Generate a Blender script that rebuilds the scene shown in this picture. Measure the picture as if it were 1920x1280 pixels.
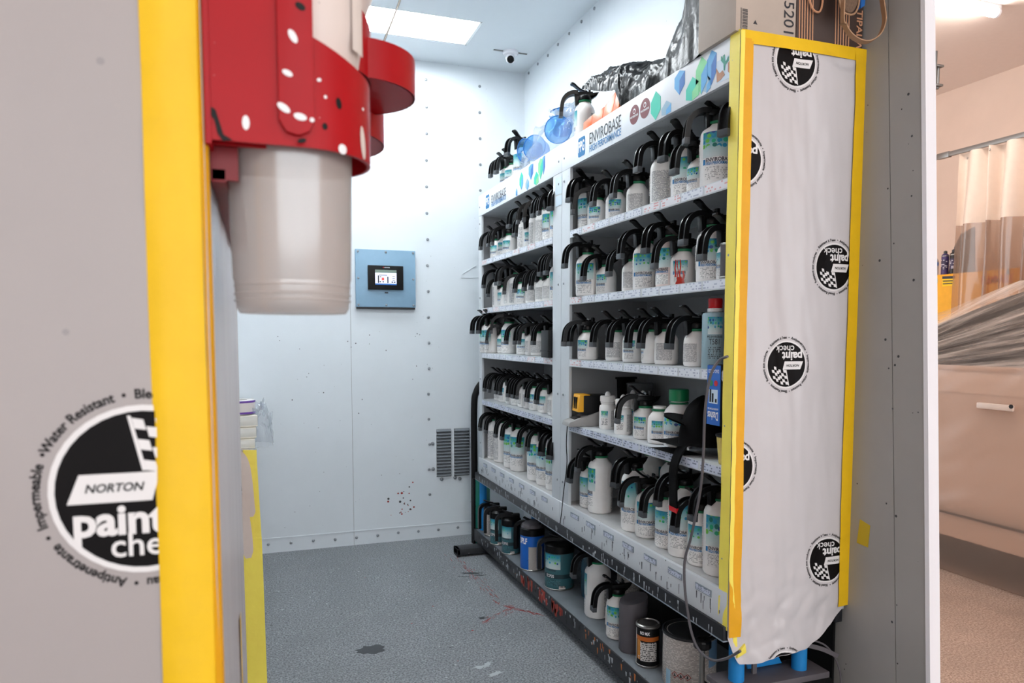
import bpy, bmesh, math, random
from mathutils import Vector, Matrix, noise as mnoise

# ------------------------------------------------------------------ clear
for o in list(bpy.data.objects):
    bpy.data.objects.remove(o, do_unlink=True)
SC = bpy.context.scene
COL = SC.collection
PI = math.pi
R = math.radians
random.seed(7)

# ------------------------------------------------------------------ camera (f, yaw, pitch fitted to the photograph)
FPX, YAW, PITCH, CYPX, EYE = 1352.11, .3378, .0722, 727.8, 1.365
cd = bpy.data.cameras.new('camera')
cam = bpy.data.objects.new('camera', cd)
COL.objects.link(cam)
cam.location = (0, 0, EYE)
cam.rotation_euler = (PI / 2 - PITCH, 0, -YAW)
cd.sensor_width = 36
cd.lens = FPX / 1920 * 36
cd.shift_y = (CYPX - 640) / 1920
cd.clip_start = .05
cd.dof.use_dof = True
cd.dof.focus_distance = 2.7
cd.dof.aperture_fstop = 6.8
SC.camera = cam

# ------------------------------------------------------------------ world, exposure
W = bpy.data.worlds.new('world')
SC.world = W
W.use_nodes = True
bg = W.node_tree.nodes['Background']
bg.inputs[0].default_value = (.93, .96, 1, 1)
bg.inputs[1].default_value = 1.3
SC.view_settings.view_transform = 'Standard'
SC.view_settings.look = 'None'
SC.view_settings.gamma = 1
SC.view_settings.use_curve_mapping = False
SC.view_settings.exposure = 1.12
BOOTH_E = 13.2      # tubes of the booth fixtures
GARAGE_E = 37.0     # garage battens

# ------------------------------------------------------------------ point on a world plane from a measured picture position
_F = Vector((math.sin(YAW) * math.cos(PITCH), math.cos(YAW) * math.cos(PITCH), -math.sin(PITCH)))
_R = Vector((math.cos(YAW), -math.sin(YAW), 0))
_U = _R.cross(_F)
def at(ax, val, u, v):
    d = _F + _R * ((u - 960) / FPX) - _U * ((v - CYPX) / FPX)
    c = Vector((0, 0, EYE))
    i = 'XYZ'.index(ax)
    return c + d * ((val - c[i]) / d[i])

# ------------------------------------------------------------------ materials
class NT:
    def __init__(self, name):
        self.m = bpy.data.materials.new(name)
        self.m.use_nodes = True
        self.t = self.m.node_tree
        self.n = self.t.nodes
        self.b = self.n['Principled BSDF']
    def node(self, typ, **kw):
        nd = self.n.new(typ)
        for k, v in kw.items():
            if k in nd.inputs.keys() if isinstance(k, str) else False:
                nd.inputs[k].default_value = v
            else:
                setattr(nd, k, v)
        return nd
    def link(self, a, b):
        self.t.links.new(a, b)
    def coords(self, kind='Object', scale=(1, 1, 1), loc=(0, 0, 0)):
        tc = self.n.new('ShaderNodeTexCoord')
        mp = self.n.new('ShaderNodeMapping')
        mp.inputs['Scale'].default_value = scale
        mp.inputs['Location'].default_value = loc
        self.link(tc.outputs[kind], mp.inputs[0])
        return mp.outputs[0]
    def noise(self, vec, scale, detail=3, rough=.5):
        nd = self.n.new('ShaderNodeTexNoise')
        nd.inputs['Scale'].default_value = scale
        nd.inputs['Detail'].default_value = detail
        nd.inputs['Roughness'].default_value = rough
        self.link(vec, nd.inputs['Vector'])
        return nd.outputs[0]
    def voronoi(self, vec, scale, feature='F1', rnd=1):
        nd = self.n.new('ShaderNodeTexVoronoi')
        nd.feature = feature
        nd.inputs['Scale'].default_value = scale
        nd.inputs['Randomness'].default_value = rnd
        self.link(vec, nd.inputs['Vector'])
        return nd
    def ramp(self, fac, stops, interp='LINEAR'):
        nd = self.n.new('ShaderNodeValToRGB')
        cr = nd.color_ramp
        cr.interpolation = interp
        while len(cr.elements) < len(stops):
            cr.elements.new(.5)
        for e, (p, c) in zip(cr.elements, stops):
            e.position = p
            e.color = (c, c, c, 1) if isinstance(c, (int, float)) else (*c, 1)
        self.link(fac, nd.inputs[0])
        return nd.outputs[0]
    def mix(self, fac, a, b, mode='MIX'):
        nd = self.n.new('ShaderNodeMix')
        nd.data_type = 'RGBA'
        nd.blend_type = mode
        for s, v in ((0, fac), (6, a), (7, b)):
            if isinstance(v, (int, float)):
                nd.inputs[s].default_value = v
            elif isinstance(v, tuple):
                nd.inputs[s].default_value = (*v, 1)
            else:
                self.link(v, nd.inputs[s])
        return nd.outputs[2]
    def math(self, op, a, b=0.0):
        nd = self.n.new('ShaderNodeMath')
        nd.operation = op
        for s, v in ((0, a), (1, b)):
            if isinstance(v, (int, float)):
                nd.inputs[s].default_value = v
            else:
                self.link(v, nd.inputs[s])
        return nd.outputs[0]
    def bump(self, h, strength=.2, dist=.01):
        nd = self.n.new('ShaderNodeBump')
        nd.inputs['Strength'].default_value = strength
        nd.inputs['Distance'].default_value = dist
        self.link(h, nd.inputs['Height'])
        self.link(nd.outputs[0], self.b.inputs['Normal'])

def srgb(*c):
    return tuple(((x / 255) / 12.92 if x <= 10 else ((x / 255 + .055) / 1.055) ** 2.4) for x in c)

MATS = {}
def mat(name, col, rough=.5, metal=0., spec=.5, vary=0., vscale=20, specks=None, bump=None, trans=0., ior=1.45, emit=None, alpha=1, coat=0):
    """specks: list of (scale, threshold, colour)"""
    t = NT(name)
    b = t.b
    b.inputs['Roughness'].default_value = rough
    b.inputs['Metallic'].default_value = metal
    b.inputs['Specular IOR Level'].default_value = spec
    b.inputs['IOR'].default_value = ior
    b.inputs['Transmission Weight'].default_value = trans
    b.inputs['Alpha'].default_value = alpha
    b.inputs['Coat Weight'].default_value = coat
    b.inputs['Base Color'].default_value = (*col, 1)
    if vary or specks or bump:
        v = t.coords()
        c = None
        if vary:
            n = t.noise(v, vscale, 4, .6)
            c = t.ramp(n, [(.25, tuple(x * (1 - vary) for x in col)), (.75, tuple(min(1, x * (1 + vary)) for x in col))])
        for sc, th, sco in specks or []:
            vo = t.voronoi(v, sc)
            big = t.noise(v, sc * .13, 2)
            thr = t.math('MULTIPLY', big, th * 2)
            f = t.math('LESS_THAN', vo.outputs['Distance'], thr)
            gate = t.math('GREATER_THAN', t.noise(v, sc * .4, 1), .5)
            f = t.math('MULTIPLY', f, gate)
            c = t.mix(f, c if c is not None else col, sco)
        if c is not None:
            t.link(c, b.inputs['Base Color'])
        if bump:
            t.bump(t.noise(v, bump[0], 3), bump[1], bump[2] if len(bump) > 2 else .005)
    if emit:
        b.inputs['Emission Color'].default_value = (*emit[0], 1)
        b.inputs['Emission Strength'].default_value = emit[1]
    MATS[name] = t.m
    return t.m

# ------------------------------------------------------------------ mesh building
class MB:
    def __init__(self):
        self.v, self.f, self.mi, self.uv = [], [], [], []
    def add(self, vs, fs, mi=0, uvs=None):
        o = len(self.v)
        self.v += [tuple(p) for p in vs]
        for k, f in enumerate(fs):
            self.f.append(tuple(i + o for i in f))
            self.mi.append(mi)
            self.uv.append([uvs[i] for i in f] if uvs else None)
        return self
    def box(self, x0, x1, y0, y1, z0, z1, mi=0):
        vs = [(x, y, z) for x in (x0, x1) for y in (y0, y1) for z in (z0, z1)]
        fs = [(0, 1, 3, 2), (4, 6, 7, 5), (0, 4, 5, 1), (2, 3, 7, 6), (0, 2, 6, 4), (1, 5, 7, 3)]
        return self.add(vs, fs, mi)
    def hexa(self, bot, top, mi=0):
        """bot/top: four points each, same order"""
        return self.add(list(bot) + list(top), [(3, 2, 1, 0), (4, 5, 6, 7), (0, 1, 5, 4), (1, 2, 6, 5), (2, 3, 7, 6), (3, 0, 4, 7)], mi)
    def obox(self, c, size, rot=None, mi=0):
        m = rot.to_matrix() if hasattr(rot, 'to_matrix') else (rot or Matrix.Identity(3))
        c = Vector(c)
        vs = [c + m @ Vector((sx * size[0] / 2, sy * size[1] / 2, sz * size[2] / 2)) for sx in (-1, 1) for sy in (-1, 1) for sz in (-1, 1)]
        return self.add(vs, [(0, 1, 3, 2), (4, 6, 7, 5), (0, 4, 5, 1), (2, 3, 7, 6), (0, 2, 6, 4), (1, 5, 7, 3)], mi)
    def lathe(self, prof, n=24, c=(0, 0, 0), M=None, mi=0, a0=0, a1=2 * PI, sq=0):
        full = abs(a1 - a0 - 2 * PI) < 1e-6
        c = Vector(c)
        vs, fs, us = [], [], []
        cnt = n if full else n + 1
        for k, (r, z) in enumerate(prof):
            for i in range(cnt):
                a = a0 + (a1 - a0) * i / n
                rr = r
                if sq:
                    rr = r / ((abs(math.cos(a)) ** sq + abs(math.sin(a)) ** sq) ** (1 / sq))
                p = Vector((rr * math.cos(a), rr * math.sin(a), z))
                if M is not None:
                    p = M @ p
                vs.append(c + p)
                us.append((i / n, k / max(1, len(prof) - 1)))
        for k in range(len(prof) - 1):
            for i in range(n):
                j = (i + 1) % cnt if full else i + 1
                fs.append((k * cnt + i, k * cnt + j, (k + 1) * cnt + j, (k + 1) * cnt + i))
        ring = math.hypot(prof[0][0] - prof[-1][0], prof[0][1] - prof[-1][1]) < .013 and len(prof) > 2
        if full and not ring:
            if prof[0][0] > 1e-5:
                fs.append(tuple(reversed(range(cnt))))
            if prof[-1][0] > 1e-5:
                fs.append(tuple((len(prof) - 1) * cnt + i for i in range(cnt)))
        return self.add(vs, fs, mi, us)
    def cyl(self, p0, p1, r, n=16, r1=None, mi=0):
        p0, p1 = Vector(p0), Vector(p1)
        d = p1 - p0
        M = d.to_track_quat('Z', 'Y').to_matrix()
        return self.lathe([(r, 0), (r if r1 is None else r1, d.length)], n, p0, M, mi)
    def sweep(self, path, prof, side=None, closed=False, mi=0, scales=None):
        """prof: closed polygon of (s, n); side fixed vector or None (parallel transport)"""
        P = [Vector(p) for p in path]
        n = len(P)
        m = len(prof)
        vs, fs = [], []
        last = None
        for i in range(n):
            t = (P[min(i + 1, n - 1)] - P[max(i - 1, 0)]).normalized()
            if side is not None:
                s = Vector(side)
                s = (s - t * s.dot(t)).normalized()
            else:
                s = last if last is not None else (Vector((0, 0, 1)) if abs(t.z) < .9 else Vector((1, 0, 0)))
                s = (s - t * s.dot(t)).normalized()
                last = s
            nn = s.cross(t).normalized()
            k = scales[i] if scales else 1
            for (a, b) in prof:
                vs.append(P[i] + s * a * k + nn * b * k)
        for i in range(n - 1):
            for j in range(m):
                q = (j + 1) % m
                fs.append((i * m + j, i * m + q, (i + 1) * m + q, (i + 1) * m + j))
        fs.append(tuple(reversed(range(m))))
        fs.append(tuple((n - 1) * m + j for j in range(m)))
        return self.add(vs, fs, mi)
    def tube(self, path, r, n=8, mi=0, scales=None):
        return self.sweep(path, [(r * math.cos(2 * PI * i / n), r * math.sin(2 * PI * i / n)) for i in range(n)], None, mi=mi, scales=scales)
    def prism(self, poly, d, fn, mi=0):
        """poly 2d, extruded 0..d, fn(x, y, h)->3d"""
        n = len(poly)
        vs = [fn(x, y, 0) for x, y in poly] + [fn(x, y, d) for x, y in poly]
        fs = [tuple(reversed(range(n))), tuple(range(n, 2 * n))] + [(i, (i + 1) % n, n + (i + 1) % n, n + i) for i in range(n)]
        return self.add(vs, fs, mi)
    def grid(self, nu, nv, fn, mi=0, flip=False):
        vs, us = [], []
        for j in range(nv + 1):
            for i in range(nu + 1):
                vs.append(fn(i / nu, j / nv))
                us.append((i / nu, j / nv))
        w = nu + 1
        fs = []
        for j in range(nv):
            for i in range(nu):
                q = (j * w + i, j * w + i + 1, (j + 1) * w + i + 1, (j + 1) * w + i)
                fs.append(tuple(reversed(q)) if flip else q)
        return self.add(vs, fs, mi, us)
    def geo(self, g, fn, mi=0):
        return self.add([fn(x, y) for x, y in g[0]], g[1], mi)
    def mesh(self, name, mats, smooth=True, ang=38, bevel=0):
        me = bpy.data.meshes.new(name)
        me.from_pydata([tuple(p) for p in self.v], [], self.f)
        mats = mats if isinstance(mats, (list, tuple)) else [mats]
        for m in mats:
            me.materials.append(m)
        me.polygons.foreach_set('material_index', self.mi)
        if any(u is not None for u in self.uv):
            ul = me.uv_layers.new(name='uv')
            k = 0
            for f, u in zip(self.f, self.uv):
                for i in range(len(f)):
                    ul.data[k].uv = u[i] if u else (0, 0)
                    k += 1
        if bevel:
            bm = bmesh.new()
            bm.from_mesh(me)
            es = [e for e in bm.edges if len(e.link_faces) == 2 and e.calc_face_angle(0) > R(30)]
            bmesh.ops.bevel(bm, geom=es, offset=bevel, segments=2, profile=.6, affect='EDGES', clamp_overlap=True)
            bm.to_mesh(me)
            bm.free()
        me.validate()
        me.update()
        if smooth:
            me.shade_smooth()
            me.set_sharp_from_angle(angle=R(ang))
        return me
    def build(self, name, mats, parent=None, smooth=True, ang=38, bevel=0):
        return link(name, self.mesh(name, mats, smooth, ang, bevel), parent)

def link(name, me, parent=None):
    o = bpy.data.objects.new(name, me)
    COL.objects.link(o)
    if parent is not None:
        o.parent = parent
    return o
def tag(o, label=None, cat=None, group=None, kind=None):
    for k, v in (('label', label), ('category', cat), ('group', group), ('kind', kind)):
        if v:
            o[k] = v
    return o
def thing(name, label, cat, loc=(0, 0, 0), rz=0, group=None):
    o = bpy.data.objects.new(name, None)
    o.empty_display_size = .05
    COL.objects.link(o)
    o.location = loc
    o.rotation_euler = (0, 0, rz)
    return tag(o, label, cat, group)
def struct(o):
    o['kind'] = 'structure'
    return o
def copy_tree(o, parent=None):
    c = o.copy()
    COL.objects.link(c)
    c.parent = parent
    for ch in o.children:
        copy_tree(ch, c)
    return c

_TX = {}
def text(s, size=1., bold=0., align='CENTER', shear=0., sx=1.):
    key = (s, size, bold, align, shear, sx)
    if key not in _TX:
        cu = bpy.data.curves.new('t', 'FONT')
        cu.body = s
        cu.size = size
        cu.offset = bold * size
        cu.align_x = align
        cu.align_y = 'CENTER'
        cu.shear = shear
        cu.resolution_u = 3
        o = bpy.data.objects.new('t', cu)
        me = bpy.data.meshes.new_from_object(o)
        _TX[key] = ([(v.co.x * sx, v.co.y) for v in me.vertices], [tuple(p.vertices) for p in me.polygons])
        bpy.data.objects.remove(o)
        bpy.data.curves.remove(cu)
        bpy.data.meshes.remove(me)
    return _TX[key]
def catmull(pts, k=8):
    P = [Vector(p) for p in pts]
    P = [P[0] * 2 - P[1]] + P + [P[-1] * 2 - P[-2]]
    out = []
    for i in range(1, len(P) - 2):
        for j in range(k):
            t = j / k
            a, b, c, d = P[i - 1:i + 3]
            out.append(.5 * ((2 * b) + (c - a) * t + (2 * a - 5 * b + 4 * c - d) * t * t + (3 * b - a - 3 * c + d) * t ** 3))
    out.append(P[-2])
    return out
def nz(x, y, z=0.):
    return mnoise.noise(Vector((x, y, z)))

# ------------------------------------------------------------------ material library
WHITEWALL = mat('white_wall_paint', srgb(219, 226, 231), .38, vary=.03, vscale=3, specks=[(26, .035, srgb(90, 88, 90))])
CEILW = mat('white_ceiling_paint', srgb(214, 220, 224), .5, vary=.02, vscale=2)
BOLT = mat('zinc_bolt', srgb(150, 155, 160), .35, .8)
SHADEWALL = mat('shade_toned_wall', srgb(160, 159, 156), .45, vary=.05, vscale=4, specks=[(22, .05, srgb(40, 38, 38))])  # wall white darkened to put the shade by the doorway into its colour
TRIMW = mat('white_door_trim', srgb(240, 240, 245), .35)
GARW = mat('beige_garage_paint', srgb(224, 200, 184), .7, vary=.04, vscale=2.5)
GARC = mat('beige_ceiling_paint', srgb(236, 222, 214), .8, vary=.02)
STEEL = mat('worn_steel', srgb(140, 138, 135), .35, .9)
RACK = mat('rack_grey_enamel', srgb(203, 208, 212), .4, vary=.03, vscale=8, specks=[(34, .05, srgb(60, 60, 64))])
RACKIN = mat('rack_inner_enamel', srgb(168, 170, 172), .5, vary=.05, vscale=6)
FASCIA = mat('dripped_fascia_enamel', srgb(205, 209, 213), .4, vary=.05, vscale=9, specks=[(30, .08, srgb(50, 52, 58)), (47, .06, srgb(235, 236, 240))])
SHELFTOP = mat('scuffed_shelf_paint', srgb(190, 190, 190), .55, vary=.12, vscale=14, specks=[(60, .05, srgb(90, 90, 90))])
RAILBLK = mat('black_rail_paint', srgb(30, 32, 37), .4, vary=.2, vscale=12, specks=[(22, .13, srgb(190, 195, 200)), (36, .1, srgb(110, 114, 120))])
DECKM = mat('splattered_deck_paint', srgb(112, 118, 124), .5, vary=.2, vscale=9, specks=[(26, .07, srgb(40, 42, 46)), (36, .06, srgb(200, 205, 208))])
DECKEDGE = mat('splattered_deck_edge', srgb(40, 42, 46), .5, vary=.3, vscale=10, specks=[(28, .12, srgb(180, 185, 190)), (20, .1, srgb(110, 116, 120)), (22, .06, srgb(196, 110, 40))])
BLUEP = mat('blue_tube_foam', srgb(22, 128, 196), .55, vary=.08, vscale=20, specks=[(40, .05, srgb(20, 30, 40))])
BLK = mat('black_plastic', srgb(12, 12, 13), .3, spec=.32, vary=.25, vscale=25, specks=[(45, .025, srgb(110, 112, 114))])
BLKM = mat('black_matte', srgb(11, 11, 12), .5, spec=.3)
TIPG = mat('grey_handle_tip', srgb(62, 65, 69), .4)
BOTW = mat('white_bottle_plastic', srgb(246, 243, 240), .4, vary=.05, vscale=16, specks=[(26, .03, srgb(120, 112, 105))])
PINKW = mat('pinkish_bottle_plastic', srgb(236, 218, 212), .4, vary=.04, vscale=16)
GREENR = mat('green_neck_ring', srgb(22, 120, 78), .4)
INKD = mat('dark_ink', srgb(48, 50, 56), .5)
INKB = mat('blue_ink', srgb(24, 120, 180), .5)
INKW = mat('white_ink', srgb(240, 240, 242), .5)
TAPE = mat('yellow_masking_tape', srgb(238, 192, 20), .5, vary=.06, vscale=14, bump=(40, .25, .004))
TAPEO = mat('amber_masking_tape', srgb(232, 168, 16), .5, vary=.08, vscale=14, bump=(40, .25, .004))
TAPEL = mat('lemon_masking_tape', srgb(255, 232, 96), .5, vary=.05, vscale=14, bump=(40, .25, .004))
FILM = mat('white_masking_film', srgb(203, 199, 201), .27, vary=.02, vscale=5, bump=(9, .12, .01))
FILMBLK = mat('black_print', srgb(14, 11, 12), .5, spec=.15)
FILMWHT = mat('white_print', srgb(228, 226, 226), .4)
RED = mat('red_plastic', srgb(166, 4, 18), .36, spec=.3, vary=.07, vscale=8, specks=[(60, .02, srgb(230, 200, 196))])
REDD = mat('dark_red_plastic', srgb(128, 14, 22), .4)
CUPW = mat('printed_cup_white', srgb(225, 212, 205), .4, specks=[(60, .04, srgb(70, 40, 40))])
ORANGE = mat('orange_plastic', srgb(232, 98, 16), .35)
CARTON = mat('carton_board', srgb(186, 172, 160), .75, vary=.05, vscale=12)
BROWN = mat('dark_brown_carton', srgb(74, 58, 52), .6, vary=.06, vscale=15)
COPPER = mat('copper_print', srgb(214, 158, 122), .5)
STRAP = mat('tan_strap', srgb(170, 134, 104), .7, vary=.08, vscale=30)
PANELB = mat('control_panel_blue', srgb(134, 168, 192), .4, vary=.03)
GREENP = mat('green_paint', srgb(30, 140, 120), .5, vary=.1, specks=[(30, .06, srgb(20, 30, 30))])
TEAL = mat('teal_can_label', srgb(62, 110, 118), .4, vary=.06, vscale=20, specks=[(36, .07, srgb(150, 30, 36))])
TINM = mat('tin_metal', srgb(168, 165, 160), .3, .9, vary=.15, vscale=20)
DARKTIN = mat('dark_lid', srgb(52, 52, 54), .45, .4, vary=.2, vscale=15)
BLUEC = mat('blue_can_print', srgb(22, 104, 200), .4, vary=.05, specks=[(40, .06, srgb(24, 20, 30))])
GREYP = mat('grey_plastic', srgb(92, 88, 92), .5, vary=.06)
REDCAP = mat('red_cap_plastic', srgb(206, 22, 30), .35)
GREENCAP = mat('green_cap_plastic', srgb(18, 136, 84), .4)
T581 = mat('grey_blue_can', srgb(152, 180, 190), .35, vary=.04)
YELTOOL = mat('tool_yellow', srgb(246, 176, 24), .4)
CHGR = mat('charger_grey', srgb(150, 148, 146), .5)
BLUEBOX = mat('blue_box_print', srgb(26, 100, 190), .4)
AMBER = mat('amber_label', srgb(226, 120, 40), .4)
FABRIC = mat('black_fabric', srgb(8, 8, 9), .9, spec=.15, bump=(180, .3, .002))
BEIGEP = mat('beige_plastic', srgb(216, 200, 190), .45, vary=.05)
LOUVRE = mat('grey_louvre', srgb(110, 116, 122), .5, vary=.1, vscale=30)
CREAM = mat('cream_vinyl', srgb(226, 206, 190), .5, vary=.03)
YCAB = mat('yellow_cabinet_paint', srgb(238, 172, 40), .5, vary=.06, specks=[(14, .04, srgb(90, 50, 20))])
CARP = mat('car_paint', srgb(238, 224, 214), .35, coat=.4)
GLASSD = mat('dark_window_glass', srgb(38, 32, 30), .12)
TYRE = mat('tyre_rubber', srgb(26, 25, 25), .8)
WRINKLE = mat('cloudy_wrap', srgb(236, 240, 244), .25, trans=.0, alpha=.45, bump=(30, .8, .02))
MAROON = mat('maroon_sticker', srgb(128, 58, 66), .5)
SKYB = mat('sky_blue_print', srgb(92, 172, 226), .5)
TURQ = mat('turquoise_print', srgb(50, 206, 178), .5)
LEAFG = mat('light_green_print', srgb(128, 214, 150), .5)
STEELB = mat('pale_steel_print', srgb(150, 184, 204), .5)
DEEPB = mat('deep_blue_print', srgb(40, 110, 190), .5)
STICKER = mat('pale_sticker', srgb(206, 222, 236), .5)
SANDY = mat('sandy_print', srgb(190, 140, 110), .6, vary=.15, vscale=60)
STAINK = mat('dark_stain', srgb(58, 62, 66), .5, vary=.2, vscale=30)
STAINR = mat('red_stain', srgb(150, 44, 38), .6)
STAINW = mat('white_stain', srgb(176, 182, 186), .6)
TUBE_E = mat('lit_tube', (1, 1, 1), .5, emit=((.93, .97, 1), BOOTH_E))
BAT_E = mat('lit_batten', (1, 1, 1), .5, emit=((1, .93, .86), GARAGE_E))
SCREEN = mat('panel_screen', srgb(196, 200, 224), .2, emit=(srgb(196, 200, 230), .55))

def glassy(name, col, rough, tr, base=.04):
    """thin clear plastic: part see-through, part scattering, part gloss"""
    t = NT(name)
    t.n.remove(t.b)
    out = t.n['Material Output']
    tp = t.n.new('ShaderNodeBsdfTransparent')
    tp.inputs[0].default_value = (*col, 1)
    df = t.n.new('ShaderNodeBsdfDiffuse')
    df.inputs[0].default_value = (*col, 1)
    tl = t.n.new('ShaderNodeBsdfTranslucent')
    tl.inputs[0].default_value = (*col, 1)
    gl = t.n.new('ShaderNodeBsdfGlossy')
    gl.inputs['Roughness'].default_value = rough
    m0 = t.n.new('ShaderNodeMixShader')
    m0.inputs[0].default_value = .5
    t.link(df.outputs[0], m0.inputs[1])
    t.link(tl.outputs[0], m0.inputs[2])
    m1 = t.n.new('ShaderNodeMixShader')
    m1.inputs[0].default_value = tr
    t.link(m0.outputs[0], m1.inputs[1])
    t.link(tp.outputs[0], m1.inputs[2])
    fr = t.n.new('ShaderNodeLayerWeight')
    fr.inputs[0].default_value = .3
    fac = t.math('ADD', t.math('MULTIPLY', t.math('POWER', fr.outputs['Facing'], 3.), .45), base)
    m2 = t.n.new('ShaderNodeMixShader')
    t.link(fac, m2.inputs[0])
    t.link(m1.outputs[0], m2.inputs[1])
    t.link(gl.outputs[0], m2.inputs[2])
    t.link(m2.outputs[0], out.inputs[0])
    return t.m
CUPCLR = glassy('translucent_cup', srgb(246, 243, 241), .17, .58, .13)
WRAP = glassy('clear_wrap', srgb(244, 247, 250), .08, .78)
BLUELID = glassy('blue_translucent_plastic', srgb(186, 222, 248), .12, .78)
VINYL = glassy('clear_vinyl', srgb(220, 203, 190), .13, .68, .08)
DRAPE = glassy('clear_drape', srgb(238, 222, 212), .22, .66)
PETCLR = glassy('clear_bottle', srgb(220, 214, 212), .1, .6)
SMOKE = glassy('smoky_tub', srgb(200, 204, 206), .2, .5)

def cover_mat():
    # thin film, denser where it is gathered into folds running to the bonnet
    t = NT('cover_film')
    t.b.inputs['Base Color'].default_value = (*srgb(232, 212, 198), 1)
    t.b.inputs['Roughness'].default_value = .3
    v = t.coords()
    sp = t.n.new('ShaderNodeSeparateXYZ')
    t.link(v, sp.inputs[0])
    a = t.math('ARCTAN2', t.math('SUBTRACT', sp.outputs[2], 1.10), t.math('SUBTRACT', 1.25, sp.outputs[1]))
    cx = t.n.new('ShaderNodeCombineXYZ')
    t.link(t.math('MULTIPLY', a, 12.), cx.inputs[0])
    t.link(t.math('MULTIPLY', sp.outputs[1], .5), cx.inputs[1])
    n = t.noise(cx.outputs[0], 1.4, 5, .65)
    t.link(t.ramp(n, [(.42, .10), (.56, .42), (.70, .88)]), t.b.inputs['Alpha'])
    return t.m
COVER = cover_mat()

def bag_mat():
    t = NT('black_bag_plastic')
    v = t.coords()
    t.b.inputs['Base Color'].default_value = (*srgb(9, 9, 10), 1)
    t.b.inputs['Roughness'].default_value = .3
    t.b.inputs['Specular IOR Level'].default_value = .22
    n = t.voronoi(v, 30, 'DISTANCE_TO_EDGE')
    n2 = t.noise(v, 45, 3, .6)
    t.bump(t.math('ADD', n.outputs['Distance'], n2), .22, .006)
    return t.m
BAG = bag_mat()

def floor_mat(name, base, dark, lite, sc=1.0):
    t = NT(name)
    v = t.coords()
    n = t.noise(v, 6 * sc, 6, .65)
    c = t.ramp(n, [(.3, tuple(x * .8 for x in base)), (.7, tuple(x * 1.15 for x in base))])
    g = t.noise(v, 190 * sc, 3, .7)
    c = t.mix(t.ramp(g, [(.42, 0), (.60, .85)]), c, dark)
    w = t.voronoi(v, 120 * sc)
    f = t.math('MULTIPLY', t.math('LESS_THAN', w.outputs['Distance'], .22), t.math('GREATER_THAN', t.noise(v, 45 * sc, 1), .56))
    c = t.mix(t.math('MULTIPLY', f, .6), c, lite)
    w2 = t.voronoi(v, 22 * sc)
    f2 = t.math('MULTIPLY', t.math('LESS_THAN', w2.outputs['Distance'], .07), t.math('GREATER_THAN', t.noise(v, 9 * sc, 1), .5))
    c = t.mix(f2, c, lite)
    t.link(c, t.b.inputs['Base Color'])
    t.link(t.ramp(n, [(.3, .5), (.7, .75)]), t.b.inputs['Roughness'])
    t.bump(t.noise(v, 150 * sc, 4, .7), .35, .004)
    return t.m
FLOORM = floor_mat('speckled_grey_floor', srgb(150, 154, 158), srgb(76, 79, 84), srgb(192, 195, 198), .62)
GFLOOR = floor_mat('speckled_tan_floor', srgb(196, 172, 156), srgb(140, 112, 96), srgb(214, 192, 178), .6)

def label_mat(name, hexes=True, deep=0.):
    """bottle label: gradient band with hexagon confetti on top, print lines below (uv)"""
    t = NT(name)
    uv = t.coords('UV')
    sep = t.n.new('ShaderNodeSeparateXYZ')
    t.link(uv, sep.inputs[0])
    y = sep.outputs[1]
    oi = t.n.new('ShaderNodeObjectInfo')
    band = t.ramp(y, [(0, srgb(212, 222, 222)), (.35, srgb(190, 216, 214)), (.75, srgb(80, 174, 184)), (1, srgb(40, 140, 168))])
    mp = t.n.new('ShaderNodeMapping')
    mp.inputs['Scale'].default_value = (6., 5., 1)
    t.link(uv, mp.inputs[0])
    va = t.n.new('ShaderNodeVectorMath')
    va.operation = 'ADD'
    t.link(mp.outputs[0], va.inputs[0])
    cx = t.n.new('ShaderNodeCombineXYZ')
    t.link(t.math('MULTIPLY', oi.outputs['Random'], 37.), cx.inputs[2])
    t.link(cx.outputs[0], va.inputs[1])
    vo = t.voronoi(va.outputs[0], 1., 'F1', .35)
    cells = t.ramp(vo.outputs['Color'],
                   [(0, srgb(24, 74, 150)), (.28, srgb(38, 150, 190)), (.45, srgb(44, 180, 130)), (.62, srgb(110, 196, 70)), (.8, srgb(30, 120, 110)), (1, srgb(60, 70, 110))], 'CONSTANT')
    blob = t.math('LESS_THAN', vo.outputs['Distance'], .42)
    nse = t.noise(va.outputs[0], .75, 1)
    top = t.ramp(y, [(.15, 0), (.5, 1)])
    gate = t.math('GREATER_THAN', t.math('MULTIPLY', nse, top), .31 - deep * .5)
    c = t.mix(t.math('MULTIPLY', blob, gate), band, cells)
    t.link(c, t.b.inputs['Base Color'])
    t.b.inputs['Roughness'].default_value = .35
    return t.m
LABEL = label_mat('bottle_label_print')
LABELD = label_mat('bottle_label_print_dense', deep=.12)

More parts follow.
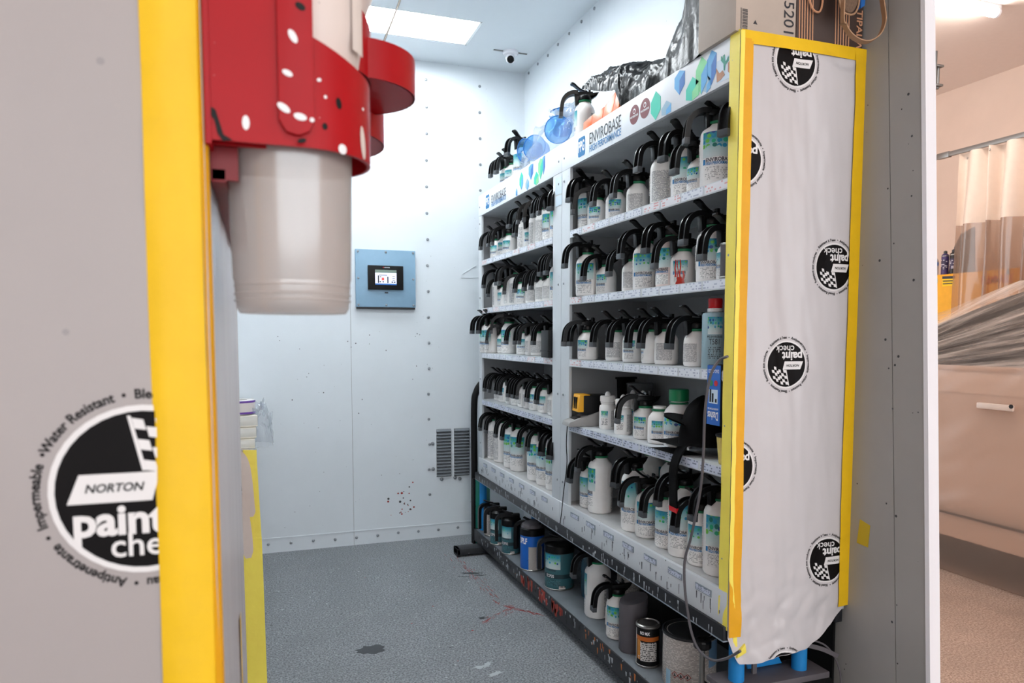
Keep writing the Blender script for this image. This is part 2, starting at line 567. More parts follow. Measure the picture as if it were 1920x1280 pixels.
def print_mat(name, paper, ink, rows, cols=9., dens=.5):
    """rows of small print: dashes of ink on paper (uv)"""
    t = NT(name)
    uv = t.coords('UV')
    sep = t.n.new('ShaderNodeSeparateXYZ')
    t.link(uv, sep.inputs[0])
    oi = t.n.new('ShaderNodeObjectInfo')
    yy = t.math('MULTIPLY', sep.outputs[1], rows)
    line = t.math('GREATER_THAN', t.math('FRACT', yy), .45)
    cx = t.n.new('ShaderNodeCombineXYZ')
    t.link(t.math('FLOOR', t.math('MULTIPLY', sep.outputs[0], cols)), cx.inputs[0])
    t.link(t.math('FLOOR', yy), cx.inputs[1])
    t.link(t.math('FLOOR', t.math('MULTIPLY', oi.outputs['Random'], 97.)), cx.inputs[2])
    wn = t.n.new('ShaderNodeTexWhiteNoise')
    wn.noise_dimensions = '3D'
    t.link(cx.outputs[0], wn.inputs[0])
    n = wn.outputs[0]
    ink_f = t.math('MULTIPLY', line, t.math('GREATER_THAN', n, dens))
    t.link(t.mix(ink_f, paper, ink), t.b.inputs['Base Color'])
    t.b.inputs['Roughness'].default_value = .45
    return t.m
PRINT = print_mat('small_print_label', srgb(226, 223, 220), srgb(150, 150, 152), 26, 26, .25)
PRINTG = print_mat('grey_print_label', srgb(190, 190, 190), srgb(104, 105, 108), 20, 24, .25)
TAGM = print_mat('shelf_tag_print', srgb(226, 230, 238), srgb(176, 182, 200), 3, 16, .66)
TAGR = print_mat('shelf_tag_print_red', srgb(228, 226, 230), srgb(216, 160, 160), 3, 14, .72)
TAGB = print_mat('shelf_tag_blue_print', srgb(200, 206, 222), srgb(120, 128, 146), 3, 16, .55)
CANPRINT = print_mat('can_small_print', srgb(200, 192, 185), srgb(150, 143, 137), 120, 110, .30)
BARCODE = print_mat('barcode_print', srgb(225, 215, 208), srgb(60, 55, 55), 1, 46, .5)

# ------------------------------------------------------------------ the room
ZC = 3.137            # booth ceiling
YW = 4.718            # back wall
XW = 1.745            # right wall
XL = -.78
fl = struct(MB().box(-3, 1.765, -5, YW + .1, -.1, 0).build('floor', FLOORM, smooth=False))
fg = struct(MB().box(1.765, 8, -5, 8, -.1, 0).build('floor_garage', GFLOOR, smooth=False))
tag(fl, 'speckled grey painted floor with scuffs', 'floor')
tag(fg, 'tan speckled concrete floor beside the covered car', 'floor')

def bolt_mesh():
    return MB().lathe([(.0095, 0), (.0095, .0035), (.007, .0065), (0, .0075)], 8).mesh('bolt', BOLT)
BOLTME = bolt_mesh()
def bolt(parent, p, nrm, s=1.):
    o = link('bolt', BOLTME, parent)
    o.location = p
    o.rotation_euler = Vector(nrm).to_track_quat('Z', 'Y').to_euler()
    o.scale = (s, s, s)

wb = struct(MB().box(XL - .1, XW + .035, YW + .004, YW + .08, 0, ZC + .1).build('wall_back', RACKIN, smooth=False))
tag(wb, 'white panelled back wall with bolt rows', 'wall')
for x0, x1 in ((XL, .5605), (.5635, XW)):
    MB().box(x0, x1, YW, YW + .004, 0, ZC).build('wall_panel', WHITEWALL, wb, smooth=False)
for i in range(17):
    for x in (1.068, 1.432):
        z = 3.02 - .17 * i
        if .1 < z and not (x > 1.2 and z < .82):
            bolt(wb, (x + random.uniform(-.004, .004), YW, z), (0, -1, 0))
for i in range(12):
    bolt(wb, (.03 + .137 * i, YW, .055 + random.uniform(-.006, .006)), (0, -1, 0))
MB().box(XL, XW, YW - .003, YW, .09, .096).build('lap_seam', WHITEWALL, wb, smooth=False)
# drips and chips on the wall
for k in range(26):
    u, v = random.gauss(752, 12), random.gauss(945, 16)
    p = at('Y', YW, u, v)
    r = random.uniform(.002, .009)
    MB().lathe([(r, 0), (0, .0008)], 9, (p.x, YW, p.z), Matrix.Rotation(PI / 2, 3, 'X')).build('paint_drip', STAINR if random.random() < .55 else STAINK, wb)
CH = MB()
for k in range(36):
    x, z = random.uniform(.1, 1.2), random.uniform(.12, 1.4)
    r = random.uniform(.0015, .004)
    CH.lathe([(r, 0), (0, .0006)], 7, (x, YW, z), Matrix.Rotation(PI / 2, 3, 'X'))
CH.build('paint_chips', STAINK, wb)['kind'] = 'stuff'
# raised patch line beside the rack (faint bracket mark)
pp = [at('Y', YW - .002, *q) for q in ((892, 498), (866, 514), (864, 521), (893, 520))]
MB().tube(pp, .0016, 5).build('wall_mark', WHITEWALL, wb)

# right wall: slanted free end near the camera, panel seam, white end trim
def lin(a, b, z):
    return a.y + (b.y - a.y) * (z - a.z) / (b.z - a.z)
e0, e1 = at('X', XW, 1728, 0), at('X', XW, 1738, 1280)
s0, s1 = at('X', XW, 1665, 0), at('X', XW, 1680, 1280)
ye = lambda z: lin(e0, e1, z)
ys = lambda z: lin(s0, s1, z)
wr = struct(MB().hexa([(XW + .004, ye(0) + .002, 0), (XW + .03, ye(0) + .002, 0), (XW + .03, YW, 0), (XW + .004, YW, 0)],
                      [(XW + .004, ye(ZC) + .002, ZC), (XW + .03, ye(ZC) + .002, ZC), (XW + .03, YW, ZC), (XW + .004, YW, ZC)]).build('wall_right', SHADEWALL, smooth=False))
tag(wr, 'white panelled wall behind the paint rack, near end toned grey for shade', 'wall')
yv = at('X', XW, 1106, 90).y
def wpanel(a0, a1, m):
    MB().hexa([(XW, a0(0), 0), (XW + .004, a0(0), 0), (XW + .004, a1(0), 0), (XW, a1(0), 0)],
              [(XW, a0(ZC), ZC), (XW + .004, a0(ZC), ZC), (XW + .004, a1(ZC), ZC), (XW, a1(ZC), ZC)]).build('wall_panel', m, wr, smooth=False)
wpanel(ye, lambda z: ys(z) - .0015, SHADEWALL)
wpanel(lambda z: ys(z) + .0015, lambda z: 1.9, SHADEWALL)  # shade beside the rack painted in; panel break behind the rack added for it
wpanel(lambda z: 1.902, lambda z: yv - .0008, WHITEWALL)
wpanel(lambda z: yv + .0008, lambda z: YW, WHITEWALL)
for u, v in ((992, 137), (1009, 120), (1028, 104), (1047, 83.6), (1068, 63), (1091, 40.6), (1115, 16)):
    p = at('X', XW, u, v)
    bolt(wr, (XW, p.y, p.z), (-1, 0, 0))
CH2 = MB()
for k in range(18):
    z = random.uniform(.4, 2.1)
    y = random.uniform(ye(z) + .01, ye(z) + .17)
    r = random.uniform(.0015, .0045)
    CH2.lathe([(r, 0), (0, .0006)], 7, (XW, y, z), Matrix.Rotation(-PI / 2, 3, 'Y'))
CH2.build('paint_chips', STAINK, wr)['kind'] = 'stuff'
tr = struct(MB().hexa([(XW - .002, ye(0) - .012, 0), (XW + .036, ye(0) - .012, 0), (XW + .036, ye(0) + .002, 0), (XW - .002, ye(0) + .002, 0)],
                      [(XW - .002, ye(ZC) - .012, ZC), (XW + .036, ye(ZC) - .012, ZC), (XW + .036, ye(ZC) + .002, ZC), (XW - .002, ye(ZC) + .002, ZC)]).build('trim_1', TRIMW, smooth=False))
tag(tr, 'white vertical trim on the end of the wall', 'trim')
wl = struct(MB().box(XL - .04, XL, .5, YW, 0, ZC).build('wall_left', WHITEWALL, smooth=False))
tag(wl, 'white wall behind the work counter', 'wall')

# ceiling with openings for the recessed fixtures
FX = [(.0, 1.245, 4.04, 4.39), (.0, 1.245, 2.85, 3.2)]  # second fixture is an added lamp out of view, for more booth light
ce = MB()
ys_ = [1.45] + [q for f in sorted(FX, key=lambda f: f[2]) for q in (f[2], f[3])] + [YW]
for i in range(0, len(ys_) - 1):
    if i % 2 == 0:
        ce.box(XL, XW + .03, ys_[i], ys_[i + 1], ZC, ZC + .1)
    else:
        ce.box(XL, 0, ys_[i], ys_[i + 1], ZC, ZC + .1)
        ce.box(1.245, XW + .03, ys_[i], ys_[i + 1], ZC, ZC + .1)
ce = struct(ce.build('ceiling', CEILW, smooth=False))
tag(ce, 'white booth ceiling with recessed fluorescent fixture', 'ceiling')
REFL = mat('fixture_reflector', srgb(226, 230, 230), .25, .3)
for i, (x0, x1, y0, y1) in enumerate(FX):
    t = thing('ceiling_light', ['recessed four-tube fluorescent fixture beside the ceiling camera', 'added unseen recessed four-tube fluorescent fixture nearer the doorway'][i], 'light', ((x0 + x1) / 2, (y0 + y1) / 2, ZC))
    w, d = (x1 - x0) / 2, (y1 - y0) / 2
    m = MB()
    m.hexa([(-w, -d, .002), (w, -d, .002), (w, -d + .012, .002), (-w, -d + .012, .002)], [(-w, -d, .09), (w, -d, .09), (w, -d + .03, .09), (-w, -d + .03, .09)])
    m.hexa([(-w, d - .012, .002), (w, d - .012, .002), (w, d, .002), (-w, d, .002)], [(-w, d - .03, .09), (w, d - .03, .09), (w, d, .09), (-w, d, .09)])
    m.hexa([(-w, -d, .002), (-w + .012, -d, .002), (-w + .012, d, .002), (-w, d, .002)], [(-w, -d, .09), (-w + .06, -d, .09), (-w + .06, d, .09), (-w, d, .09)])
    m.hexa([(w - .012, -d, .002), (w, -d, .002), (w, d, .002), (w - .012, d, .002)], [(w - .06, -d, .09), (w, -d, .09), (w, d, .09), (w - .06, d, .09)])
    m.box(-w, w, -d, d, .09, .1)
    m.build('housing', REFL, t, smooth=False)
    for k in range(4):
        y = -d + .055 + k * (2 * d - .11) / 3
        MB().cyl((-w + .05, y, .04), (w - .05, y, .04), .016, 10).build('tube', TUBE_E, t)
    for k in range(3):
        y = -d + .055 + (k + .5) * (2 * d - .11) / 3
        MB().prism([(-.012, 0), (.012, 0), (0, -.05)], 2 * w - .1, lambda a, b, h, y=y: (-w + .05 + h, y + a, .088 + b)).build('fin', REFL, t, smooth=False)

# garage shell
ZG, XG = 3.9, 6.83
gw = struct(MB().box(XG, XG + .1, -5, 8, 0, ZG).build('wall_garage', GARW, smooth=False))
tag(gw, 'beige garage wall behind the vinyl curtain', 'wall')
gw2 = struct(MB().box(1.75, XG, 8, 8.1, 0, ZG).build('wall_garage_end', GARW, smooth=False))
tag(gw2, 'beige end wall of the garage', 'wall')
gw3 = struct(MB().box(-3.1, -3, -5, .5, 0, ZG).build('wall_garage_side', GARW, smooth=False))
tag(gw3, 'pale side wall of the garage', 'wall')
gc = struct(MB().box(1.776, XG, -5, 8, ZG, ZG + .1).box(-3, 1.776, -5, 1.45, ZG, ZG + .1).build('ceiling_garage', GARC, smooth=False))
tag(gc, 'beige garage ceiling with a tube light', 'ceiling')
ghd = struct(MB().box(-3, 1.776, 1.45, 1.5, ZC + .1, ZG).box(-3, XL, 1.45, 1.5, 0, ZC + .1).build('wall_front', WHITEWALL, smooth=False))
tag(ghd, 'pale wall above the booth doorway', 'wall')
for i, (x, y, rz, lab) in enumerate(((4.83, 4.2, 0, 'glowing tube light on the garage ceiling above the curtain'),
                                   (2.75, 2.0, 0, 'added unseen tube light on the garage ceiling beside the booth wall'),  # added out of view to light the car side and garage wall
                                   (.6, -1.6, 0, 'added unseen tube light on the garage ceiling over the doorway side'))):  # added out of view to brighten what faces the camera
    t = thing('batten_light', lab, 'light', (x, y, ZG), rz)
    MB().box(-.62, .62, -.035, .035, -.03, 0).build('base', TRIMW, t, smooth=False)
    MB().lathe([(.034, -.6), (.034, .6)], 14, (0, 0, -.045), Matrix.Rotation(PI / 2, 3, 'Y')).build('diffuser', BAT_E, t)
    for s in (-1, 1):
        MB().lathe([(.037, -.012), (.037, .012)], 14, (s * .61, 0, -.045), Matrix.Rotation(PI / 2, 3, 'Y')).build('end_cap', TRIMW, t)

# floor marks
def blob(name, c, rx, ry, rz, m, parent, n=22, jag=.25, z=.0006, seed=0):
    rnd = random.Random(seed)
    cs, sn = math.cos(rz), math.sin(rz)
    pts = []
    dest = m if isinstance(m, MB) else None
    for i in range(n):
        a = 2 * PI * i / n
        k = 1 + jag * (rnd.random() * 2 - 1)
        x, y = rx * k * math.cos(a), ry * k * math.sin(a)
        pts.append((c[0] + x * cs - y * sn, c[1] + x * sn + y * cs))
    mm = dest or MB()
    mm.prism(pts, z, lambda x, y, h: (x, y, h))
    if dest is None:
        mm.build(name, m, parent, smooth=False)
p = at('Z', 0, 697, 1217)
blob('dark_stain', p, .06, .045, 0, STAINK, fl, seed=3)
for k, (u, v, l, w) in enumerate(((884, 1074, .05, .014), (900, 1078, .03, .008), (905, 1158, .02, .012), (872, 1080, .03, .005))):
    blob('scuff_mark', at('Z', 0, u, v), l, w, -.3, STAINK, fl, jag=.5, seed=k)
rnd = random.Random(5)
def streak(p0, p1, n, spread, m, rmax=.006):
    a, b = at('Z', 0, *p0), at('Z', 0, *p1)
    dr = (b - a).normalized()
    for i in range(n):
        t = rnd.random()
        q = a.lerp(b, t) + Vector((rnd.gauss(0, spread), rnd.gauss(0, spread), 0))
        blob('paint_streak', q, rnd.uniform(.006, .03), rnd.uniform(.0008, .0022), math.atan2(dr.y, dr.x) + rnd.gauss(0, .12), m, fl, 8, .35, .0005, rnd.random())
RS = MB()
streak((870, 1060), (940, 1132), 40, .012, RS)
streak((905, 1165), (960, 1140), 26, .014, RS)
streak((950, 1136), (1010, 1152), 36, .008, RS)
streak((850, 1040), (900, 1090), 14, .03, RS)
RS.build('paint_streaks', STAINR, fl, smooth=False)['kind'] = 'stuff'
FLK = [MB(), MB(), MB()]
for k in range(60):
    u, v = rnd.uniform(500, 1150), rnd.uniform(1060, 1275)
    q = at('Z', 0, u, v)
    if q.x < 1.15 - .0:
        r = rnd.uniform(.002, .006)
        blob('paint_fleck', q, r, r * .8, 0, rnd.choice([FLK[0], FLK[0], FLK[1], FLK[2]]), fl, 7, .3, .0005, k)
for mm_, mt_ in zip(FLK, (STAINW, STAINR, STAINK)):
    mm_.build('paint_flecks', mt_, fl, smooth=False)['kind'] = 'stuff'
cv = catmull([at('Z', .0006, *q) for q in ((690, 1143), (648, 1163), (622, 1185), (618, 1220), (628, 1245), (652, 1262))], 6)
MB().sweep(cv, [(-.0012, 0), (.0012, 0), (0, .0005)], None).build('chalk_scratch', STAINW, fl)
for k, (u, v) in enumerate(((900, 1250), (930, 1262), (915, 1245))):
    blob('paint_smear', at('Z', 0, u, v), .03, .012, .4 * k, STAINW, fl, 16, .5, .0005, k + 50)

def bw(m, name, mats, root, off=None, **kw):
    """build world-coordinate geometry as a child of an unrotated root (or of a part that sits at the root's origin)"""
    o = Vector(off if off is not None else root.location)
    m.v = [(p[0] - o.x, p[1] - o.y, p[2] - o.z) for p in m.v]
    return m.build(name, mats, root, **kw)

# ------------------------------------------------------------------ paint rack: two cabinets on a low cart
XF, XB = 1.30, 1.738
YN, YM, YF = 1.762, 3.028, 4.322
SHZ = [1.825, 1.535, 1.263, .975]
ZTRAY, ZRAIL, ZRB, ZTOP, ZSIGN = .605, .500, .457, 2.217, 2.097
def onfront(yc, zc, x=XF - .0012):
    return lambda a, b: (x, yc - a, zc + b)
def poly_front(m, pts, x, mi=0, d=.0006):
    """pts measured on the rack front"""
    P = [at('X', XF, *q) for q in pts]
    n = len(P)
    # make it face -X
    m.prism([(p.y, p.z) for p in P], d, lambda y, z, h: (x - h, y, z), mi)
def fit_text(s, y0, y1, **kw):
    g = text(s, 1., **kw)
    w = max(p[0] for p in g[0]) - min(p[0] for p in g[0])
    k = abs(y1 - y0) / w
    return g, k

TAGFR = mat('tag_frame_grey', srgb(140, 150, 160), .4)
def cabinet(y0, y1, st0, st1, label, far):
    t = thing('rack_cabinet', label, 'cabinet', (1.52, (y0 + y1) / 2, ZRAIL))
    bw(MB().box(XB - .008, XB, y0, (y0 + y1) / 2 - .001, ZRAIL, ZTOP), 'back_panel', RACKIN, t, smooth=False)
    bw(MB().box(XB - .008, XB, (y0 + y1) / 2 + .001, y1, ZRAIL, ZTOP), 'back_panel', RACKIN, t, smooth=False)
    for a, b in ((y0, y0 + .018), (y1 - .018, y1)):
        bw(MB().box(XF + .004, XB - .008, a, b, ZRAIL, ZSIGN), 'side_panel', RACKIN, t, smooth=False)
    for a, b in ((y0, st0), (st1, y1)):
        bw(MB().box(XF, XF + .014, a, b, ZTRAY - .02 if far else ZTRAY - .02, ZSIGN), 'stile', RACK, t, bevel=.0015)
    for z in SHZ:
        sh = bw(MB().box(XF + .004, XB - .008, y0 + .018, y1 - .018, z - .008, z).box(XF, XF + .006, st0, st1, z - .032, z), 'shelf', [RACK], t, smooth=False)
        n = 9 if not far else 10
        L = (st1 - st0) / n
        for k in range(n):
            ya = st0 + k * L + .004
            yb = ya + L - random.uniform(.008, .016)
            mm = random.choice([TAGM, TAGM, TAGM, TAGR]) if z > 1.2 else TAGB
            m = MB()
            m.add([(XF - .0015, yb, z - .0285), (XF - .0015, ya, z - .0285), (XF - .0015, ya, z - .003), (XF - .0015, yb, z - .003),
                   (XF, yb, z - .0285), (XF, ya, z - .0285), (XF, ya, z - .003), (XF, yb, z - .003)],
                  [(0, 1, 2, 3)[::-1], (4, 5, 6, 7), (0, 1, 5, 4), (1, 2, 6, 5), (2, 3, 7, 6), (3, 0, 4, 7)], 0, [(0, 0), (1, 0), (1, 1), (0, 1)] * 2)
            bw(m, 'shelf_tag', mm, sh, off=t.location, smooth=False)
    tr_ = bw(MB().box(XF + .01, XB - .008, y0 + .018, y1 - .018, ZRAIL, ZTRAY), 'tray', SHELFTOP, t, smooth=False)
    fa = bw(MB().box(XF - .004, XF + .01, y0, y1, ZRAIL, ZTRAY), 'fascia', FASCIA, t, bevel=.0015)
    n = 7
    for k in range(n):
        yc = st0 + (k + .5) * (st1 - st0) / n
        w = .036 if far else .043
        zc = ZTRAY - .03
        m = MB().box(XF - .0065, XF - .004, yc - w, yc + w, zc - .011, zc + .011)
        h = bw(m, 'tag_holder', TAGFR, fa, off=t.location, smooth=False)
        m = MB()
        m.add([(XF - .0075, yc + w - .004, zc - .008), (XF - .0075, yc - w + .004, zc - .008), (XF - .0075, yc - w + .004, zc + .008), (XF - .0075, yc + w - .004, zc + .008)], [(3, 2, 1, 0)], 0, [(0, 0), (1, 0), (1, 1), (0, 1)])
        bw(m, 'tag_card', TAGB, fa, off=t.location, smooth=False)
    # paint runs on the fascia
    m = MB()
    for k in range(34):
        yc = random.uniform(y0 + .03, y1 - .03)
        z1 = random.uniform(ZRAIL + .03, ZTRAY - .04)
        l = random.uniform(.008, .035)
        w = random.uniform(.001, .003)
        m.prism([(yc - w, z1), (yc - w * .6, z1 - l), (yc + w * .6, z1 - l), (yc + w, z1)], .0006, lambda y, z, h: (XF - .004 - h, y, z))
    o = bw(m, 'paint_run', INKD, fa, off=t.location, smooth=False)
    o['kind'] = 'stuff'
    bw(MB().box(XF + .012, XB, y0, y1, ZSIGN, ZTOP), 'top_panel', RACK, t, smooth=False)
    sg = bw(MB().box(XF - .001, XF + .012, y0, y1, ZSIGN, ZTOP + .004), 'sign_board', mat('sign_white', srgb(234, 238, 242), .35), t, bevel=.0015)
    # screw heads
    for yy in (y0 + .03, y1 - .03):
        for zz in (.7, 1.1, 1.6, 2.05, 2.15):
            o = link('screw', BOLTME, t)
            o.location = Vector((XF - .0005, yy, zz)) - t.location
            o.rotation_euler = (0, -PI / 2, 0)
            o.scale = (.55, .55, .5)
    return t, sg

def sign_part(m, name, mt, sg, t):
    bw(m, name, mt, sg, off=t.location, smooth=False)

near, nsign = cabinet(YN, YM, 1.80, 2.936, 'near grey metal paint rack cabinet with taped film end', False)
far, fsign = cabinet(YM + .002, YF, 3.129, 4.262, 'far grey metal paint rack cabinet beside the back wall', True)

def sign_text(t, sg, s, q0, q1, m, sx=1., bold=0.):
    a, b = at('X', XF, *q0), at('X', XF, *q1)
    g, k = fit_text(s, a.y, b.y, bold=bold)
    sign_part(MB().geo(g, lambda x, y: (XF - .0022, (a.y + b.y) / 2 - x * k, (a.z + b.z) / 2 + y * k * sx)), 'sign_lettering', m, sg, t)
def crystal(t, sg, c, w, h, m, m2):
    p = at('X', XF, *c)
    pts = [(-w, -h * .35), (0, -h), (w, -h * .45), (w, h * .45), (0, h), (-w, h * .35)]
    z0, z1 = ZSIGN + .002 - p.z, ZTOP - .001 - p.z
    cl = [(max(-9, x), min(max(y, z0), z1)) for x, y in pts]
    sign_part(MB().prism(cl, .0005, lambda x, y, hh: (XF - .0012 - hh, p.y - x, p.z + y)), 'crystal_print', m, sg, t)
    tri = [(0, cl[1][1]), (w, cl[2][1]), (w, cl[3][1]), (0, 0)]
    sign_part(MB().prism(tri, .0005, lambda x, y, hh: (XF - .0018 - hh, p.y - x, p.z + y)), 'crystal_facet', m2, sg, t)
def ppg(t, sg, c, s):
    p = at('X', XF, *c)
    r = s * .28
    rr = []
    for cx, cy, a0 in ((s - r, s - r, 0), (-s + r, s - r, 90), (-s + r, -s + r, 180), (s - r, -s + r, 270)):
        rr += [(cx + r * math.cos(R(a0 + k * 30)), (cy + r * math.sin(R(a0 + k * 30))) * 1.15) for k in range(4)]
    sign_part(MB().prism(rr, .0006, lambda x, y, h: (XF - .0014 - h, p.y - x, p.z + y)), 'logo_badge', INKB, sg, t)
    g = text('PPG', 1., bold=.03)
    w = max(q[0] for q in g[0]) - min(q[0] for q in g[0])
    k = 1.75 * s / w
    sign_part(MB().geo(g, lambda x, y: (XF - .0026, p.y - x * k, p.z + y * k * 1.7)), 'logo_lettering', INKW, sg, t)
ppg(near, nsign, (1091, 275), .034)
sign_text(near, nsign, 'ENVIROBASE', (1106, 258), (1165, 231), INKD, 1.35)
sign_text(near, nsign, 'HIGH PERFORMANCE', (1106, 277), (1165, 251), INKB, 1.3, .012)
ppg(far, fsign, (914.5, 378), .034)
sign_text(far, fsign, 'ENVIROBASE', (922, 374), (949, 360), INKD, 1.35)
sign_text(far, fsign, 'HIGH PERFORMANCE', (922, 383), (949, 371), INKB, 1.3, .012)
for c in ((1190, 215), (1210, 203)):
    p = at('X', XF, *c)
    sign_part(MB().lathe([(.034, 0), (.034, .0006)], 26, (XF - .001, p.y, p.z), Matrix.Rotation(-PI / 2, 3, 'Y')), 'round_sticker', MAROON, nsign, near)
    g, k = fit_text('WATERBORNE', 0, .058, bold=.02)
    sign_part(MB().geo(g, lambda x, y: (XF - .0024, p.y - x * k, p.z - .006 + y * k * 1.2)), 'sticker_lettering', INKW, nsign, near)
    sign_part(MB().lathe([(.0095, 0), (.0095, .0004)], 12, (XF - .0018, p.y, p.z + .012), Matrix.Rotation(-PI / 2, 3, 'Y')), 'sticker_emblem', INKW, nsign, near)
    sign_part(MB().lathe([(.006, 0), (.006, .0004)], 12, (XF - .0024, p.y, p.z + .011), Matrix.Rotation(-PI / 2, 3, 'Y')), 'sticker_emblem', MAROON, nsign, near)
for c, w, h, m, m2 in (((1230, 198), .032, .048, TURQ, MATS['turquoise_print']), ((1250, 206), .03, .03, STEELB, SKYB), ((1275, 151), .03, .045, SKYB, DEEPB), ((1299, 172), .036, .045, TURQ, LEAFG), ((1316, 140), .03, .06, LEAFG, SKYB), ((1326, 160), .02, .03, STEELB, SKYB), ((1335, 122), .024, .06, SKYB, DEEPB)):
    crystal(near, nsign, c, w, h, m, m2)
for c, w, h, m, m2 in (((978, 339), .028, .045, TURQ, SKYB), ((989, 346), .024, .03, STEELB, SKYB), ((996, 318), .032, .05, SKYB, DEEPB), ((1006, 337), .03, .04, TURQ, LEAFG), ((1014, 312), .03, .06, LEAFG, TURQ), ((1020, 303), .016, .06, SKYB, DEEPB), ((969, 362), .012, .026, SKYB, DEEPB)):
    crystal(far, fsign, c, w, h, m, m2)
# desert sticker on the near end of the sign
m = MB()
poly_front(m, ((1343, 117), (1384, 94), (1384, 138), (1343, 158)), XF - .001)
sign_part(m, 'desert_sticker', STICKER, nsign, near)
for pts, mt in ((((1344, 128), (1350, 138), (1356, 132), (1360, 140), (1352, 150), (1345, 155)), SANDY), (((1366, 118), (1376, 106), (1383, 112), (1382, 130), (1372, 140), (1366, 134)), SANDY),
                (((1357, 104), (1360, 102), (1361, 116), (1364, 112), (1366, 106), (1368, 106), (1367, 114), (1361, 122), (1360, 132), (1358, 132), (1358, 120), (1353, 114), (1353, 106), (1355, 106), (1356, 112)), GREENP)):
    m = MB()
    poly_front(m, pts, XF - .0018)
    sign_part(m, 'sticker_picture', mt, nsign, near)
# two clear document sleeves on the middle stile
for q in (((1042, 335), (1054, 330), (1054, 362), (1042, 366)), ((1042, 369), (1054, 365), (1054, 383), (1042, 388))):
    m = MB()
    poly_front(m, q, XF - .001)
    bw(m, 'document_sleeve', STICKER, far, smooth=False)

# cart under the cabinets
cart = thing('rack_cart', 'low paint-splattered black metal cart carrying the rack cabinets', 'cart', (1.52, 3.03, 0))
bw(MB().box(XF - .012, XF + .02, 1.765, YF + .06, ZRB, ZRAIL), 'front_rail', RAILBLK, cart, bevel=.002)
bw(MB().box(XF - .012, XF + .03, 1.765, YF + .06, ZRB - .004, ZRB), 'rail_lip', TAGFR, cart, smooth=False)
bw(MB().box(XB - .03, XB - .002, 1.765, YF + .06, ZRB, ZRAIL), 'rear_rail', RAILBLK, cart, bevel=.002)
for y in (1.8, 2.6, 3.4, 4.33):
    bw(MB().box(XF + .02, XB - .03, y - .02, y + .02, ZRB + .005, ZRAIL - .002), 'cross_rail', RAILBLK, cart, smooth=False)
bw(MB().box(XB - .012, XB - .004, 1.79, YF + .06, .126, ZRB), 'shade_backing', BLKM, cart, smooth=False)  # black sheet added for the shadow and dark boxes behind the cans
YD0 = 1.80
dk = bw(MB().box(XF - .006, XB, YD0, YF + .07, .105, .125), 'deck', DECKM, cart, bevel=.002)
bw(MB().box(XF - .014, XF - .006, YD0, YF + .07, .052, .127), 'deck_edge', DECKEDGE, cart, bevel=.002)
bw(MB().box(XF - .014, XB, YF + .07, YF + .078, .052, .127), 'deck_edge', DECKEDGE, cart, bevel=.002)
bw(MB().box(XF - .01, 1.665, 1.735, 1.85, .298, .318), 'end_plate', GREYP, cart, bevel=.004)
bw(MB().box(XF, 1.66, 1.745, 1.84, .255, .298), 'end_block', BLKM, cart, bevel=.006)
bw(MB().cyl((1.67, 1.75, .27), (1.67, 1.8, .27), .022, 14), 'bumper', BLKM, cart)
rr_ = random.Random(21)
for mt_, n_, ya_, yb_ in ((mat('red_run', srgb(158, 54, 38), .5), 26, 2.95, 3.55), (mat('pale_run', srgb(176, 182, 188), .5), 60, 1.85, 4.38), (mat('orange_run', srgb(190, 104, 40), .5), 14, 2.2, 2.75), (mat('dark_run', srgb(24, 25, 28), .5), 30, 1.85, 4.38)):
    m = MB()
    for k in range(n_):
        yc = rr_.uniform(ya_, yb_)
        w = rr_.uniform(.003, .02) if mt_.name.startswith('red') else rr_.uniform(.001, .007)
        z1 = rr_.uniform(.085, .1265)
        l = rr_.uniform(.01, .03) if w < .01 else rr_.uniform(.03, .06)
        z0_ = max(.053, z1 - l)
        m.prism([(yc - w, z1), (yc - w * .7, z0_ + .004), (yc, z0_), (yc + w * .6, z0_ + .006), (yc + w, z1)], .0006, lambda y, z, h: (XF - .0141 - h, y, z))
    bw(m, 'paint_runs', mt_, cart, smooth=False)['kind'] = 'stuff'
m = MB()
for k in range(70):
    yc = rr_.uniform(1.8, 4.3)
    w = rr_.uniform(.001, .005)
    z1 = rr_.uniform(ZRB + .012, ZRAIL)
    m.prism([(yc - w, z1), (yc - w * .5, max(ZRB, z1 - rr_.uniform(.006, .03))), (yc + w * .5, max(ZRB, z1 - rr_.uniform(.006, .03))), (yc + w, z1)], .0006, lambda y, z, h: (XF - .0121 - h, y, z))
bw(m, 'paint_runs', MATS['pale_run'], cart, smooth=False)['kind'] = 'stuff'
def legs():
    for (x, y, zb_) in ((1.354, 1.787, .318), (1.59, 1.787, .318), (1.335, YF + .035, .127), (1.69, YF + .035, .127)):
        z1 = ZRB
        o = bw(MB().lathe([(.0235, zb_), (.0235, z1)], 20, (x, y, 0)), 'leg', BLUEP, cart)
        bw(MB().lathe([(.012, .125), (.012, z1 + .02)], 10, (x, y, 0)), 'leg_core', STEEL, cart)
legs()
